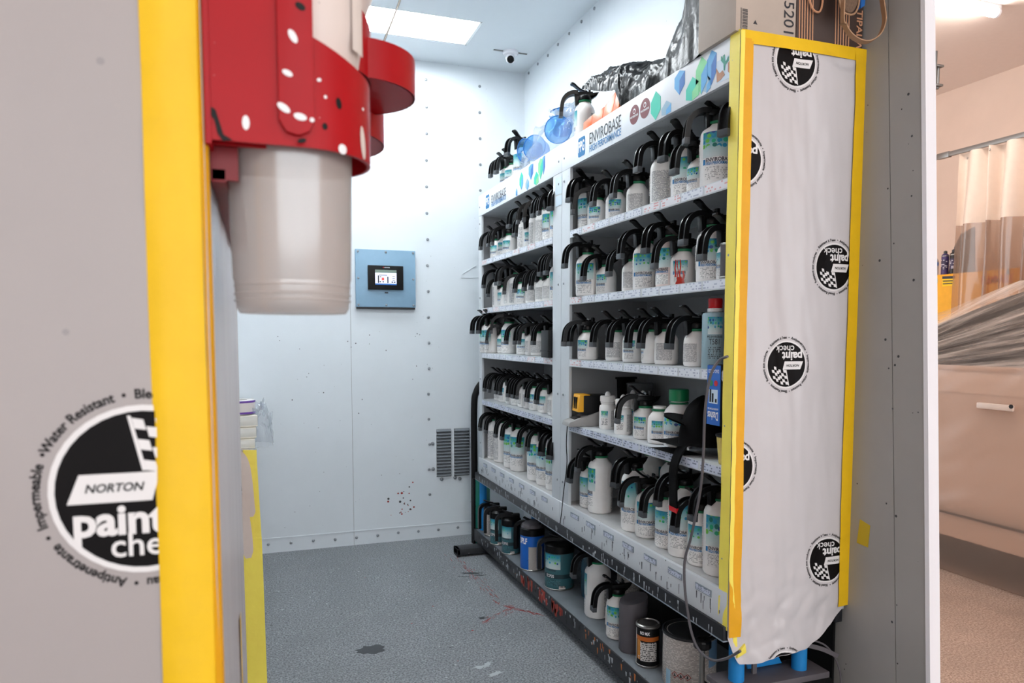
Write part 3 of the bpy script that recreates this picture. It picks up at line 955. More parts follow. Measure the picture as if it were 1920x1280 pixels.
# tie straps and a blue bracket between the near legs
m = MB().hexa([(1.43, 1.83, .32), (1.56, 1.83, .32), (1.56, 1.836, .32), (1.43, 1.836, .32)], [(1.40, 1.83, .44), (1.49, 1.83, .44), (1.49, 1.836, .44), (1.40, 1.836, .44)])
bw(m, 'bracket', BLUEP, cart, smooth=False)
bw(MB().box(1.425, 1.44, 1.80, 1.808, .318, .44), 'tie_bar', GREYP, cart, smooth=False)
bw(MB().cyl((1.50, 1.822, .37), (1.50, 1.836, .37), .011, 12), 'bolt', BOLT, cart)
st = catmull([(1.60, 1.765, .40), (1.65, 1.75, .385), (1.70, 1.74, .36)], 6)
bw(MB().sweep(st, [(-.007, -.001), (.007, -.001), (.007, .001), (-.007, .001)], (0, 0, 1)), 'tie_strap', GREYP, cart)
st = catmull([(1.60, 1.77, .42), (1.66, 1.75, .395), (1.705, 1.745, .33), (1.715, 1.74, .25), (1.71, 1.74, .02)], 6)
bw(MB().tube(st, .003, 6), 'wire', GREYP, cart)
for (x, y) in ((1.37, 1.83), (1.67, 1.83), (1.37, 3.0), (1.67, 3.0), (1.67, 4.28)):
    c = bw(MB().cyl((x, y - .012, .04), (x, y + .012, .04), .04, 18), 'caster_wheel', BLKM, cart, bevel=.004)
    bw(MB().box(x - .02, x + .02, y - .018, y + .018, .078, .106), 'caster_fork', STEEL, cart, bevel=.003)
bw(MB().box(1.13, 1.42, 4.235, 4.33, .012, .05).box(1.13, 1.15, 4.235, 4.33, .0, .05).box(1.38, 1.42, 4.26, 4.31, .0, .106), 'outrigger_foot', DECKEDGE, cart, bevel=.003)

# pink/green items standing behind the far end of the rack
t = thing('green_board', 'green painted edge of a board standing beside the far cart leg', 'board', (1.36, YF + .12, 0))
bw(MB().hexa([(1.30, YF + .1, 0), (1.33, YF + .09, 0), (1.44, YF + .22, 0), (1.41, YF + .23, 0)], [(1.30, YF + .1, .46), (1.33, YF + .09, .46), (1.44, YF + .22, .46), (1.41, YF + .23, .46)]), 'panel', GREENP, t, bevel=.004)
bw(MB().box(1.285, 1.30, YF + .09, YF + .11, 0, .45), 'edge_strip', BLKM, t, smooth=False)
t = thing('bent_pipe', 'black bent hose standing behind the far end of the rack', 'hose', (1.36, 4.5, 0))
pts = catmull([(1.325, 4.52, .0), (1.325, 4.52, .5), (1.325, 4.52, .9), (1.34, 4.52, 1.0), (1.38, 4.52, 1.06), (1.44, 4.52, 1.09)], 8)
bw(MB().tube(pts, .022, 12), 'pipe', BLKM, t)

# wall vent with two columns of louvres
vt = thing('wall_vent', 'grey louvred vent low on the back wall beside the rack', 'vent', (1.2, YW, .4))
for c0, c1 in ((818, 846), (851, 880)):
    a, b = at('Y', YW, c0, 805), at('Y', YW, c1, 890)
    m = MB().box(a.x, b.x, YW - .003, YW, .415, .74)
    bw(m, 'backing', DARKTIN, vt, smooth=False)
    for k in range(15):
        z = .422 + k * .0215
        m = MB().hexa([(a.x, YW - .016, z), (b.x, YW - .016, z), (b.x, YW - .003, z + .001), (a.x, YW - .003, z + .001)],
                      [(a.x, YW - .016, z + .002), (b.x, YW - .016, z + .002), (b.x, YW - .003, z + .0165), (a.x, YW - .003, z + .0165)])
        bw(m, 'louvre', LOUVRE, vt, smooth=False)
for u, v in ((828, 898), (853, 895), (862, 897), (812, 879), (811, 831)):
    p = at('Y', YW, u, v)
    o = link('bolt', BOLTME, vt)
    o.location = Vector((p.x, YW - .002, p.z)) - vt.location
    o.rotation_euler = (PI / 2, 0, 0)
    o.scale = (1.3, 1.3, 1.3)

# control panel
a, b = at('Y', YW, 665, 467), at('Y', YW, 778, 577)
cp = thing('control_panel', 'blue grey control panel with a lit touchscreen on the back wall', 'control panel', ((a.x + b.x) / 2, YW, b.z))
bw(MB().box(a.x, b.x, YW - .03, YW, b.z, a.z), 'box', PANELB, cp, bevel=.004)
bw(MB().box(a.x + .004, b.x - .004, YW - .024, YW - .004, b.z - .012, b.z), 'lower_edge', DARKTIN, cp, smooth=False)
s, e = at('Y', YW - .03, 689, 497), at('Y', YW - .03, 756, 544)
bz = bw(MB().box(s.x, e.x, YW - .045, YW - .03, e.z, s.z), 'display_bezel', BLKM, cp, bevel=.004)
w, h = e.x - s.x, s.z - e.z
sx0, sx1, sz0, sz1 = s.x + .2 * w, s.x + .8 * w, e.z + .2 * h, e.z + .82 * h
bw(MB().box(sx0, sx1, YW - .0462, YW - .045, sz0, sz1), 'screen', SCREEN, bz, off=cp.location, smooth=False)
def scr(x0, x1, z0, z1, m):
    bw(MB().box(sx0 + x0 * (sx1 - sx0), sx0 + x1 * (sx1 - sx0), YW - .0468, YW - .0462, sz0 + z0 * (sz1 - sz0), sz0 + z1 * (sz1 - sz0)), 'screen_graphic', m, bz, off=cp.location, smooth=False)
scr(0, 1, .8, 1, mat('screen_bar', srgb(96, 112, 104), .3, emit=(srgb(96, 112, 104), .3)))
scr(0, 1, 0, .09, DEEPB)
for q in ((.12, .18, .12, .62), (.18, .56, .62, .66), (.56, .62, .12, .55), (.8, .92, .3, .34), (.8, .92, .42, .46), (.8, .92, .54, .58), (.76, .84, .15, .24), (.87, .95, .15, .24), (.2, .27, .16, .24), (.34, .41, .16, .24), (.22, .28, .5, .56)):
    scr(*q, INKD)
scr(.3, .42, .3, .48, mat('screen_red', srgb(220, 70, 60), .3, emit=(srgb(220, 70, 60), .4)))
g, k = fit_text('unitronics', 0, .035, bold=.02)
bw(MB().geo(g, lambda x, y: ((s.x + e.x) / 2 + .008 + x * k, YW - .0456, s.z - .012 + y * k)), 'maker_lettering', INKW, bz, off=cp.location, smooth=False)
bw(MB().box((s.x + e.x) / 2 - .018, (s.x + e.x) / 2 - .012, YW - .0458, YW - .045, s.z - .015, s.z - .009), 'maker_mark', REDCAP, bz, off=cp.location, smooth=False)
for fx in (.04, .5, .96):
    for fz in (.04, .5, .96):
        if not (fx == .5 and fz == .5):
            o = link('screw', BOLTME, cp)
            o.location = Vector((a.x + fx * (b.x - a.x), YW - .03, b.z + fz * (a.z - b.z))) - cp.location
            o.rotation_euler = (PI / 2, 0, 0)
            o.scale = (.8, .8, .8)
o = bw(MB().box((a.x + b.x) / 2 - .01, (a.x + b.x) / 2 + .012, YW - .0308, YW - .03, e.z - .022, e.z - .014), 'tag_plate', INKD, cp, smooth=False)

# ceiling camera
p = at('Z', ZC, 957, 97)
cc = thing('ceiling_camera', 'small white dome camera with dark lens on the booth ceiling', 'camera', (p.x, p.y, ZC))
MB().lathe([(.05, 0), (.05, -.012), (.042, -.02), (0, -.02)], 20).build('base', TRIMW, cc)
MB().lathe([(.0, .03), (.024, .02), (.032, 0), (.024, -.022), (0, -.03)], 20, (0, 0, -.04)).build('ball', TRIMW, cc)
d = Vector((-.25, -.8, -.45)).normalized()
MB().lathe([(.022, 0), (.022, .008), (.014, .011), (0, .011)], 18, Vector((0, 0, -.042)) + d * .024, d.to_track_quat('Z', 'Y').to_matrix()).build('lens', BLKM, cc)
for sx in (-1, 1):
    MB().box(min(0, sx * .11), max(0, sx * .11), -.006, .006, -.004, 0).build('mounting_arm', STEEL, cc, smooth=False)

# ------------------------------------------------------------------ bottles
KIND = {  # radius, straight height, neck height, neck radius
    'small': (.0425, .088, .130, .024),
    'medium': (.046, .140, .188, .025),
    'tall': (.053, .200, .250, .027),
    'large': (.057, .172, .212, .030),
}
HANDLE_PROF = [(-.0175, -.007), (.0175, -.007), (.0175, .0095), (.0125, .0095), (.0125, .000), (-.0125, .000), (-.0125, .0095), (-.0175, .0095)]
LTXT = text('ENVIROBASE', 1., bold=.02)
LW = max(p[0] for p in LTXT[0]) - min(p[0] for p in LTXT[0])
HTXT = text('HIGH PERFORMANCE', 1., bold=.03)
HW = max(p[0] for p in HTXT[0]) - min(p[0] for p in HTXT[0])
def patch(r, a0, a1, z0, z1, n=8):
    m = MB()
    m.grid(n, 1, lambda s, t: (r * math.cos(a0 + (a1 - a0) * s), r * math.sin(a0 + (a1 - a0) * s), z0 + (z1 - z0) * t))
    return m
ME = {}
def kind_meshes(kind):
    if kind in ME:
        return ME[kind]
    r, hs, hn, rn = KIND[kind]
    q = {}
    b = MB().lathe([(0, .004), (r * .8, .0), (r * .93, .002), (r, .010), (r, hs - .012), (r * .985, hs), (r * .9, hs + (hn - hs) * .25), (rn + .004, hn - .018), (rn, hn - .012), (rn, hn)], 26)
    q['body'] = b.mesh('body', BOTW)
    q['body_pink'] = b.mesh('body', PINKW)
    q['ring'] = MB().lathe([(rn + .001, hn - .012), (rn + .005, hn - .011), (rn + .005, hn - .004), (rn + .001, hn - .003)], 20).mesh('neck_ring', GREENR)
    # front label
    z0, z1 = {'small': (.050, .086), 'medium': (.070, .138), 'tall': (.098, .196), 'large': (.092, .170)}[kind]
    hw = .95 if kind != 'small' else .62
    pl = patch(r + .0005, PI - hw, PI + hw, z0, z1, 10)
    q['label'] = pl.mesh('label', LABEL)
    q['label_dense'] = pl.mesh('label', LABELD)
    wid = r * hw * 1.5
    k = wid / LW
    zt = z0 - k * .55
    f = lambda x, y: ((r + .0007) * math.cos(PI + (x * k) / r), (r + .0007) * math.sin(PI + (x * k) / r), zt + y * k * 1.15)
    q['lettering'] = MB().geo(LTXT, f).mesh('lettering', INKD, smooth=False)
    k2 = wid / HW
    zt2 = zt - k * .75
    f2 = lambda x, y: ((r + .0007) * math.cos(PI + (x * k2) / r), (r + .0007) * math.sin(PI + (x * k2) / r), zt2 + y * k2 * 1.5)
    q['subtitle'] = MB().geo(HTXT, f2).mesh('subtitle', INKB, smooth=False)
    q['badge'] = patch(r + .0006, PI - hw * .98, PI - hw * .80, zt2 - .002, zt + .004, 2).mesh('badge', INKB)
    zp = zt2 - k * .7
    q['print'] = patch(r + .0005, PI - hw * .8, PI + hw * .75, max(.012, zp - (.022 if kind == 'small' else .04)), zp, 8).mesh('small_print', print_mat('front_print_' + kind, srgb(238, 235, 232), srgb(172, 170, 168), 8, 22, .5))
    q['back'] = patch(r + .0005, -.75, .75, .016, hs * .88, 10).mesh('back_label', PRINT)
    # grip panel with ribs (tall jugs)
    g = MB()
    g.grid(6, 1, lambda s, t: ((r + .0006) * math.cos(PI / 2 + (s - .5) * .75), (r + .0006) * math.sin(PI / 2 + (s - .5) * .75), hs * .30 + hs * .58 * t))
    for i in range(13):
        z = hs * .34 + i * hs * .04
        pth = [((r + .002) * math.cos(PI / 2 + (s - 3) * .1), (r + .002) * math.sin(PI / 2 + (s - 3) * .1), z) for s in range(6)]
        g.sweep(pth, [(-.0016, -.0012), (.0016, -.0012), (0, .0014)], (0, 0, 1))
    q['grip'] = g.mesh('grip_panel', BOTW)
    # lid with pour handle
    l = MB().lathe([(rn + .001, hn - .003), (.031, hn - .002), (.031, hn + .010), (.027, hn + .018), (0, hn + .018)], 20)
    l.hexa([(-.036, -.016, hn + .016), (.04, -.016, hn + .016), (.04, .016, hn + .016), (-.036, .016, hn + .016)], [(-.036, -.0155, hn + .034), (.034, -.014, hn + .034), (.034, .014, hn + .034), (-.036, .0155, hn + .034)])
    l.hexa([(-.043, -.012, hn - .026), (-.026, -.012, hn - .014), (-.026, .012, hn - .014), (-.043, .012, hn - .026)], [(-.046, -.013, hn + .03), (-.02, -.013, hn + .03), (-.02, .013, hn + .03), (-.046, .013, hn + .03)])
    l.box(.016, .026, -.008, .008, hn + .034, hn + .052)
    q['lid'] = l.mesh('lid', BLK, bevel=.0012)
    z = hn + .026
    path = catmull([(-.03, 0, z + .004), (-.055, 0, z + .004), (-.078, 0, z - .006), (-.094, 0, z - .026), (-.1, 0, z - .052), (-.1035, 0, z - .088)], 4)
    q['handle'] = MB().sweep(path, HANDLE_PROF, (0, 1, 0)).mesh('handle', BLK, ang=30)
    tp = [(-.1031, 0, z - .078), (-.1037, 0, z - .098)]
    q['tip'] = MB().sweep(tp, [(-.0182, -.0075), (.0182, -.0075), (.0182, .0102), (-.0182, .0102)], (0, 1, 0)).mesh('handle_tip', TIPG, bevel=.0015)
    lp = catmull([(.012, 0, hn + .038), (-.012, 0, hn + .042), (-.032, 0, hn + .054), (-.050, 0, hn + .069), (-.064, 0, hn + .072)], 4)
    q['lever'] = MB().sweep(lp, [(-.0125, -.0035), (.0125, -.0035), (.0105, .0035), (-.0105, .0035)], (0, 1, 0), scales=[.7 + .5 * min(1, i / 10) if i < 15 else 1.05 - .35 * (i - 15) for i in range(len(lp))]).mesh('thumb_lever', BLK)
    q['pin'] = MB().lathe([(.0035, -.013), (.0045, -.011), (.0045, .011), (.0035, .013)], 8, (.0, 0, hn + .043), Matrix.Rotation(PI / 2, 3, 'X')).mesh('pin', BOLT)
    # spout at the back
    sp = MB().hexa([(.03, -.012, hn + .004), (.052, -.007, hn + .018), (.052, .007, hn + .018), (.03, .012, hn + .004)], [(.03, -.012, hn + .03), (.062, -.008, hn + .034), (.062, .008, hn + .034), (.03, .012, hn + .03)])
    q['spout'] = sp.mesh('spout', BLK, bevel=.001)
    ME[kind] = q
    return q

def bottle(kind, loc, yaw, face, label, group, style='front', name='toner_bottle', grip=None, lidless=False):
    """yaw: turn of the handle away from straight out to the aisle; face: turn of the label on the body"""
    q = kind_meshes(kind)
    t = thing(name, label, 'bottle', loc, yaw, group)
    b = link('body', q['body_pink' if style == 'pink' else 'body'], t)
    b.rotation_euler = (0, 0, face - yaw)
    link('neck_ring', q['ring'], b)
    link('label', q['label_dense' if kind == 'small' else 'label'], b)
    link('lettering', q['lettering'], b)
    link('subtitle', q['subtitle'], b)
    link('badge', q['badge'], b)
    link('small_print', q['print'], b)
    link('back_label', q['back'], b)
    if kind != 'small' or grip:
        for k in (0, PI):
            g = link('grip_panel', q['grip'], b)
            g.rotation_euler = (0, 0, k)
    if not lidless:
        l = link('lid', q['lid'], t)
        link('handle', q['handle'], l)
        link('handle_tip', q['tip'], l)
        link('thumb_lever', q['lever'], l)
        link('pin', q['pin'], l)
        link('spout', q['spout'], l)
    return t

ROWS = {
 'L1': (1.825, [(902, 465.7, 's'), (916.8, 460, 's'), (924, 456, 's'), (954.5, 428.5, 'm'), (965.5, 451, 's'), (972, 423, 'm'), (983, 417.5, 'm'), (1000.5, 410, 'm'), (1011.4, 401, 'm'), (1031, 415, 'm')]),
 'L2': (1.535, [(907.5, 537.5, 'm'), (915.7, 551, 's'), (931.6, 531, 'm'), (937, 526.6, 'm'), (945.8, 548, 's'), (966.6, 541, 's'), (984, 539.7, 's'), (997, 536.4, 's'), (1013.6, 515.6, 'm'), (1024.6, 511, 'm')]),
 'L3': (1.263, [(885.7, 626, 'm'), (897, 626, 'm'), (911.6, 642.8, 's'), (920, 625.5, 'm'), (950, 644.3, 's'), (967.5, 636, 's'), (974, 644.3, 's'), (1001, 645.3, 's')]),
 'L4': (.975, [(909.5, 729, 's'), (918, 732, 's'), (931.3, 735, 's'), (938.4, 737.5, 's'), (954, 741, 's'), (963.3, 740, 's'), (969.4, 747.7, 's'), (989, 750.7, 's'), (1007, 751.8, 's')]),
 'L5': (.605, [(900.8, 806.4, 't'), (912, 812, 't'), (930.4, 817.5, 't'), (942.3, 822.7, 't'), (973.5, 833, 't'), (990, 844, 't'), (1015.8, 855.3, 't'), (1030, 860, 't')]),
 'R1': (1.825, [(1067.6, 383, 'm'), (1075, 389, 's'), (1113, 383.8, 's'), (1151, 372, 's'), (1196.5, 342.8, 'm'), (1242.6, 307.8, 'm'), (1265.6, 312.7, 's'), (1285, 265, 'l'), (1356, 253.7, 'm')]),
 'R2': (1.535, [(1060, 501.5, 'm'), (1095, 514, 's'), (1143, 506.4, 's'), (1165, 475.8, 'm'), (1211, 470.3, 'm'), (1228.6, 488, 's'), (1282.4, 457.6, 'm'), (1317.6, 472, 's')]),
 'R3': (1.263, [(1058, 645, 's'), (1068, 645, 's'), (1113, 646.4, 's'), (1144, 647.5, 's'), (1179, 645, 's'), (1203, 645, 's'), (1256.5, 643.6, 's')]),
 'R5': (.605, [(1069, 906, 'm'), (1084, 887, 't'), (1152.7, 902, 't'), (1164.4, 945, 'm'), (1206.6, 958.3, 'm'), (1234.7, 940, 't'), (1266.6, 984.7, 'm'), (1300, 975, 't')]),
}
BK = 3.9
FACES = {('R1', 1067.6): .4, ('R1', 1075): .8, ('R1', 1113): .95, ('R1', 1151): BK, ('R1', 1196.5): BK, ('R1', 1242.6): .9, ('R1', 1265.6): .3, ('R1', 1285): .95,
         ('R2', 1060): .85, ('R2', 1095): .5, ('R2', 1143): BK, ('R2', 1165): .9, ('R2', 1211): .25, ('R2', 1282.4): .95, ('R2', 1317.6): .2,
         ('R3', 1058): .5, ('R3', 1068): .95, ('R3', 1113): BK, ('R3', 1144): .6, ('R3', 1179): -.35, ('R3', 1203): BK, ('R3', 1256.5): 3.4,
         ('R5', 1069): .5, ('R5', 1084): -.25, ('R5', 1152.7): .8, ('R5', 1164.4): .95, ('R5', 1206.6): .3, ('R5', 1234.7): .75, ('R5', 1266.6): .7, ('R5', 1300): .95,
         ('L2', 966.6): BK, ('L2', 984): BK, ('L2', 997): BK, ('L3', 974): BK, ('L3', 1001): BK}
KN = {'s': 'small', 'm': 'medium', 't': 'tall', 'l': 'large'}
ORD = ['first', 'second', 'third', 'fourth', 'fifth', 'sixth', 'seventh', 'eighth', 'ninth', 'tenth', 'eleventh']
SHN = {'1': 'top', '2': 'second', '3': 'third', '4': 'fourth', '5': 'bottom'}
XBOT = 1.384
rb = random.Random(11)
for key, (z, lst) in ROWS.items():
    far_ = key[0] == 'L'
    lo, hi = (3.155, 4.285) if far_ else (1.84, 2.985)
    items = []
    for (u, v, k) in lst:
        hx = 1.283
        if key in ('L3', 'R3', 'R2') and u in (885.7, 897, 1058, 1060):
            hx = 1.235
        yh = at('X', hx, u, v).y
        items.append([yh, yh, k, hx, u])
    items.sort(key=lambda i: i[0])
    # bodies may not overlap: push them apart along the shelf, the handle turns back towards its measured place
    for it in range(400):
        for a, b in zip(items, items[1:]):
            need = KIND[KN[a[2]]][0] + KIND[KN[b[2]]][0] + .0025
            d = b[1] - a[1]
            if d < need:
                a[1] -= (need - d) / 2
                b[1] += (need - d) / 2
        for i in items:
            i[1] += (i[0] - i[1]) * .02
            rr = KIND[KN[i[2]]][0]
            i[1] = min(max(i[1], lo + rr - .04), hi - rr + .04)
    for a, b in zip(items, items[1:]):
        need = KIND[KN[a[2]]][0] + KIND[KN[b[2]]][0] + .001
        if b[1] - a[1] < need:
            b[1] = a[1] + need
    ref = 'back wall on far cabinet' if far_ else 'middle post on near cabinet'
    items.reverse()
    ulist = [i[4] for i in items]
    for n_, (yh, yb, k, hx, u_) in enumerate(items):
        kind = KN[k]
        yaw = max(-.4, min(.4, -math.atan2(yh - yb, .1)))
        xb = XBOT - (1.283 - hx)
        # label turned between the aisle and the camera, some show the printed back
        back = rb.random() < (.34 if kind == 'small' else .2)
        face = rb.uniform(.1, 1.0) + (PI * .85 if back else 0)
        face = FACES.get((key, ulist[n_]), face)
        lab = '%s white pour-handle bottle, %s from the %s %s shelf' % (kind, ORD[n_], ref, SHN[key[1]])
        grp = 'pour-handle bottles on the %s shelf of the %s cabinet' % (SHN[key[1]], 'far' if far_ else 'near')
        st = 'front'
        if key == 'R2' and abs(yh - at('X', 1.283, 1211, 470).y) < .01:
            st = 'pink'
            lab = 'pinkish medium pour-handle bottle beside the red-stained bottle on second shelf'
        bt = bottle(kind, (xb, yb, z), yaw, face, lab, grp, st)
        if key == 'R2' and abs(yh - at('X', 1.283, 1228.6, 488).y) < .01:
            bt['label'] = 'small paint bottle with red paint spilled down its front'
            REDSPILL = bt

# ------------------------------------------------------------------ other things on the rack
def lathe_part(root, name, prof, m, n=24, c=(0, 0, 0), **kw):
    return MB().lathe(prof, n, c).build(name, m, root, **kw)
def curved_text(s, r, zc, width, ink, root, name, ang=PI, hk=1.2, bold=.02):
    g = text(s, 1., bold=bold)
    w = max(p[0] for p in g[0]) - min(p[0] for p in g[0])
    k = width / w
    MB().geo(g, lambda x, y: (r * math.cos(ang + x * k / r), r * math.sin(ang + x * k / r), zc + y * k * hk)).build(name, ink, root, smooth=False)
def rowY(u, v, x=XBOT):
    return at('X', x, u, v).y

# red spill
body = [c for c in REDSPILL.children if c.name.startswith('body')][0]
r_ = KIND['small'][0]
SPILL = mat('wet_red_paint', srgb(206, 60, 48), .25, vary=.15, vscale=30)
body.rotation_euler[2] = .75 - REDSPILL.rotation_euler[2]
m = MB()
for k, (a, w, z0, z1) in enumerate(((-.35, .12, .03, .112), (0.05, .10, .01, .118), (.3, .16, .005, .05), (.0, .5, .005, .03), (-.15, .06, .02, .09))):
    m.grid(4, 6, lambda s, t: ((r_ + .0014) * math.cos(PI + a + (s - .5) * w * (1.25 - t * .5) + .04 * math.sin(9 * t + k)), (r_ + .0014) * math.sin(PI + a + (s - .5) * w * (1.25 - t * .5) + .04 * math.sin(9 * t + k)), z0 + (min(z1, .088) - z0) * t))
m.build('paint_spill', SPILL, body)

# dark grey tin at the near end of the second shelf
t = thing('small_canister', 'dark grey canister with pale rims at the near end of second shelf', 'canister', (1.335, 1.835, 1.535))
lathe_part(t, 'body', [(.028, 0), (.029, .004), (.029, .1), (.028, .102)], GREYP)
for z in (.0, .098):
    lathe_part(t, 'rim', [(.0295, z), (.031, z + .002), (.031, z + .006), (.0295, z + .008)], TINM)
lathe_part(t, 'lid', [(.029, .104), (.024, .106), (0, .106)], TINM)

# grey-blue flask with a red cap (T581)
t = thing('solvent_can', 'grey blue thinner can with red screw cap on the third shelf', 'can', (1.362, rowY(1340, 640, 1.362), 1.263))
M_ = MB().lathe([(.038, 0), (.040, .003), (.040, .168), (.037, .174), (.018, .178), (.018, .186)], 30)
M_.build('body', T581, t)
lathe_part(t, 'collar', [(.0235, .178), (.0245, .18), (.0245, .188), (.021, .19)], BOTW)
lathe_part(t, 'cap', [(.0205, .188), (.0215, .19), (.0225, .215), (.021, .22), (0, .22)], REDCAP)
fa = PI + .95
m = patch(.0404, fa - .55, fa + .6, .108, .162, 8)
m.build('label', LABELD, t)
curved_text('PPG ENVIROBASE', .0406, .100, .048, INKD, t, 'maker_lettering', fa, 1.4)
curved_text('T581', .0406, .084, .032, INKD, t, 'code_lettering', fa, 1.5, .0)
patch(.0405, fa - .5, fa + .5, .03, .068, 6).build('small_print', print_mat('t581_print', srgb(150, 178, 188), srgb(70, 80, 86), 7, 20, .4), t)
# black lidded bottle behind it
t = bottle('small', (1.50, 1.86, 1.263), 0, .3, 'small paint bottle with black pour lid behind the grey blue thinner can', None)

# fourth shelf --------------------------------------------------------------
Z4 = .975
p = at('X', 1.33, 1090, 790)
t = thing('battery_charger', 'grey battery charger holding a yellow and black tool battery', 'charger', (1.33, p.y, Z4), -.12)
MB().hexa([(-.075, -.055, 0), (.13, -.06, 0), (.13, .06, 0), (-.075, .055, 0)], [(-.07, -.05, .02), (.13, -.058, .085), (.13, .058, .085), (-.07, .05, .02)]).build('base', CHGR, t, bevel=.006)
MB().hexa([(-.04, -.03, .028), (-.012, -.03, .036), (-.012, .03, .036), (-.04, .03, .028)], [(-.042, -.03, .032), (-.014, -.03, .042), (-.014, .03, .042), (-.042, .03, .032)]).build('control_face', BLKM, t, smooth=False)
bt = MB().box(-.005, .12, -.045, .045, .05, .135).build('battery', BLKM, t, bevel=.006)
MB().hexa([(-.03, -.043, .062), (.02, -.043, .062), (.02, .043, .062), (-.03, .043, .062)], [(-.022, -.043, .138), (.026, -.043, .138), (.026, .043, .138), (-.022, .043, .138)]).build('battery_shell', YELTOOL, bt, bevel=.004)
for yy in (-.014, .012):
    MB().box(-.031, -.018, yy - .004, yy + .004, .075, .125).build('battery_slot', BLKM, bt, smooth=False)

p = at('X', 1.40, 1122, 780)
t = thing('pill_bottle', 'tiny amber bottle with white cap beside the battery charger', 'bottle', (1.40, p.y, Z4))
lathe_part(t, 'body', [(.015, 0), (.0165, .002), (.0165, .055), (.014, .06)], AMBER, 16)
patch(.0168, PI - .2, PI + 1.6, .004, .03, 6).build('label', DEEPB, t)
lathe_part(t, 'cap', [(.0165, .058), (.0175, .06), (.0175, .078), (.016, .08), (0, .08)], BOTW, 16)

def flip_bottle(u, v, x, lab, grp=None, s=1.):
    y = at('X', x, u, v).y
    t = thing('dropper_bottle', lab, 'bottle', (x, y, Z4), 0, grp)
    lathe_part(t, 'body', [(.033 * s, 0), (.0355 * s, .004), (.0355 * s, .086), (.033 * s, .098), (.026 * s, .104), (.026 * s, .112)], BOTW, 26)
    lathe_part(t, 'neck_bead', [(.026 * s, .106), (.0295 * s, .108), (.0295 * s, .113), (.026 * s, .115)], BOTW, 22)
    m = MB()
    pr = []
    n = 36
    m.lathe([(.0305 * s, .115), (.031 * s, .117), (.031 * s, .137), (.029 * s, .14), (0, .14)], 26)
    for i in range(n):
        a = 2 * PI * i / n
        m.obox((.0312 * s * math.cos(a), .0312 * s * math.sin(a), .127), (.0016, .0018, .018), Matrix.Rotation(a, 3, 'Z'))
    m.build('cap', BOTW, t)
    lathe_part(t, 'nozzle', [(.0125 * s, .14), (.0115 * s, .148), (.007 * s, .156), (0, .159)], BOTW, 16)
    patch(.036 * s, PI + .25, PI + 1.15, .05, .078, 6).build('label', LABELD, t)
    patch(.036 * s, PI + .3, PI + 1.1, .018, .046, 6).build('small_print', MATS_PR, t)
    patch(.036 * s, PI + 1.5, PI + 2.4, .012, .08, 6).build('back_label', PRINT, t)
    return t
MATS_PR = print_mat('dropper_print', srgb(230, 226, 222), srgb(110, 110, 112), 6, 16, .5)
flip_bottle(1139, 800, 1.385, 'white dropper bottle beside the tiny amber bottle')
flip_bottle(1168, 806, 1.372, 'white dropper bottle beside the small pour handle bottle')
flip_bottle(1186, 770, 1.52, 'white dropper bottle behind the other dropper bottles', None, .95)
flip_bottle(1205, 780, 1.55, 'grimy white dropper bottle at the back behind the pour handle bottle', None, .95)
t = thing('black_holder', 'black plastic holder standing behind the white dropper bottles', 'holder', (1.62, at('X', 1.62, 1165, 760).y, Z4))
MB().hexa([(-.035, -.045, 0), (.035, -.045, 0), (.035, .045, 0), (-.035, .045, 0)], [(-.045, -.055, .20), (.045, -.055, .20), (.045, .055, .20), (-.045, .055, .20)]).build('body', BLKM, t, bevel=.006)
MB().box(-.052, .05, -.06, .06, .19, .20).build('rim', BLKM, t, bevel=.002)
t = thing('clear_tub', 'clear plastic tub at the back of the fourth shelf', 'tub', (1.64, at('X', 1.64, 1193, 760).y - .03, Z4))
lathe_part(t, 'body', [(.0, .002), (.05, .0), (.058, .17), (.0595, .17), (.0515, -.0), ], SMOKE, 24)
lathe_part(t, 'rim', [(.058, .168), (.062, .17), (.062, .176), (.058, .178)], SMOKE, 24)

yb = at('X', 1.385, 1208, 800).y
bottle('small', (1.385, yb, Z4), -.25, .55, 'small white paint bottle with black pour handle on the fourth shelf beside dropper bottles', None)
yc = at('X', 1.375, 1236, 815).y
t = bottle('small', (1.375, min(yc, yb - .088), Z4), 0, .95, 'small lidless white paint bottle with green neck ring beside the green-capped jug', None, lidless=True)
lathe_part(t, 'cap', [(.024, .128), (.024, .136), (0, .136)], BOTW, 18)
yj = at('X', 1.40, 1264, 800).y
t = bottle('medium', (1.395, min(yj, min(yc, yb - .088) - .095), Z4), 0, .75, 'white jug with a green screw cap on the fourth shelf beside the black cap', None, lidless=True)
t.scale = (1.12, 1.12, .86)
lathe_part(t, 'cap', [(.026, .188), (.031, .19), (.031, .232), (.029, .237), (0, .237)], GREENCAP, 26)
YJUG = t.location.y

# black fabric cap with a hanging strap
yh = at('X', 1.36, 1310, 800).y
t = thing('fabric_cap', 'black fabric cap lying on the fourth shelf with a strap hanging down', 'cap', (1.385, yh, Z4))
m = MB()
def dome(s, q):
    a = 2 * PI * s
    e = q * PI / 2
    rx, ry, rz = .086, .09, .16
    w = 1 + .05 * nz(3 * math.cos(a), 3 * math.sin(a), q * 3)
    return (rx * w * math.cos(a) * math.cos(e), ry * w * math.sin(a) * math.cos(e), .035 + rz * w * math.sin(e))
m.grid(24, 10, dome)
m.build('crown', FABRIC, t)
m = MB()
def brim(s, q, top=0):
    a = PI * .42 + s * PI * .62
    r0 = .080 + q * .062 * math.sin(PI * (.12 + .76 * s))
    return (r0 * math.cos(a) * .95, r0 * math.sin(a), .115 - .020 * (2 * s - 1) ** 2 + .012 * q + top)
m.grid(18, 6, lambda s, q: brim(s, q, .003))
m.grid(18, 6, lambda s, q: brim(s, q, -.003), flip=True)
m.build('visor', FABRIC, t)
m = MB()
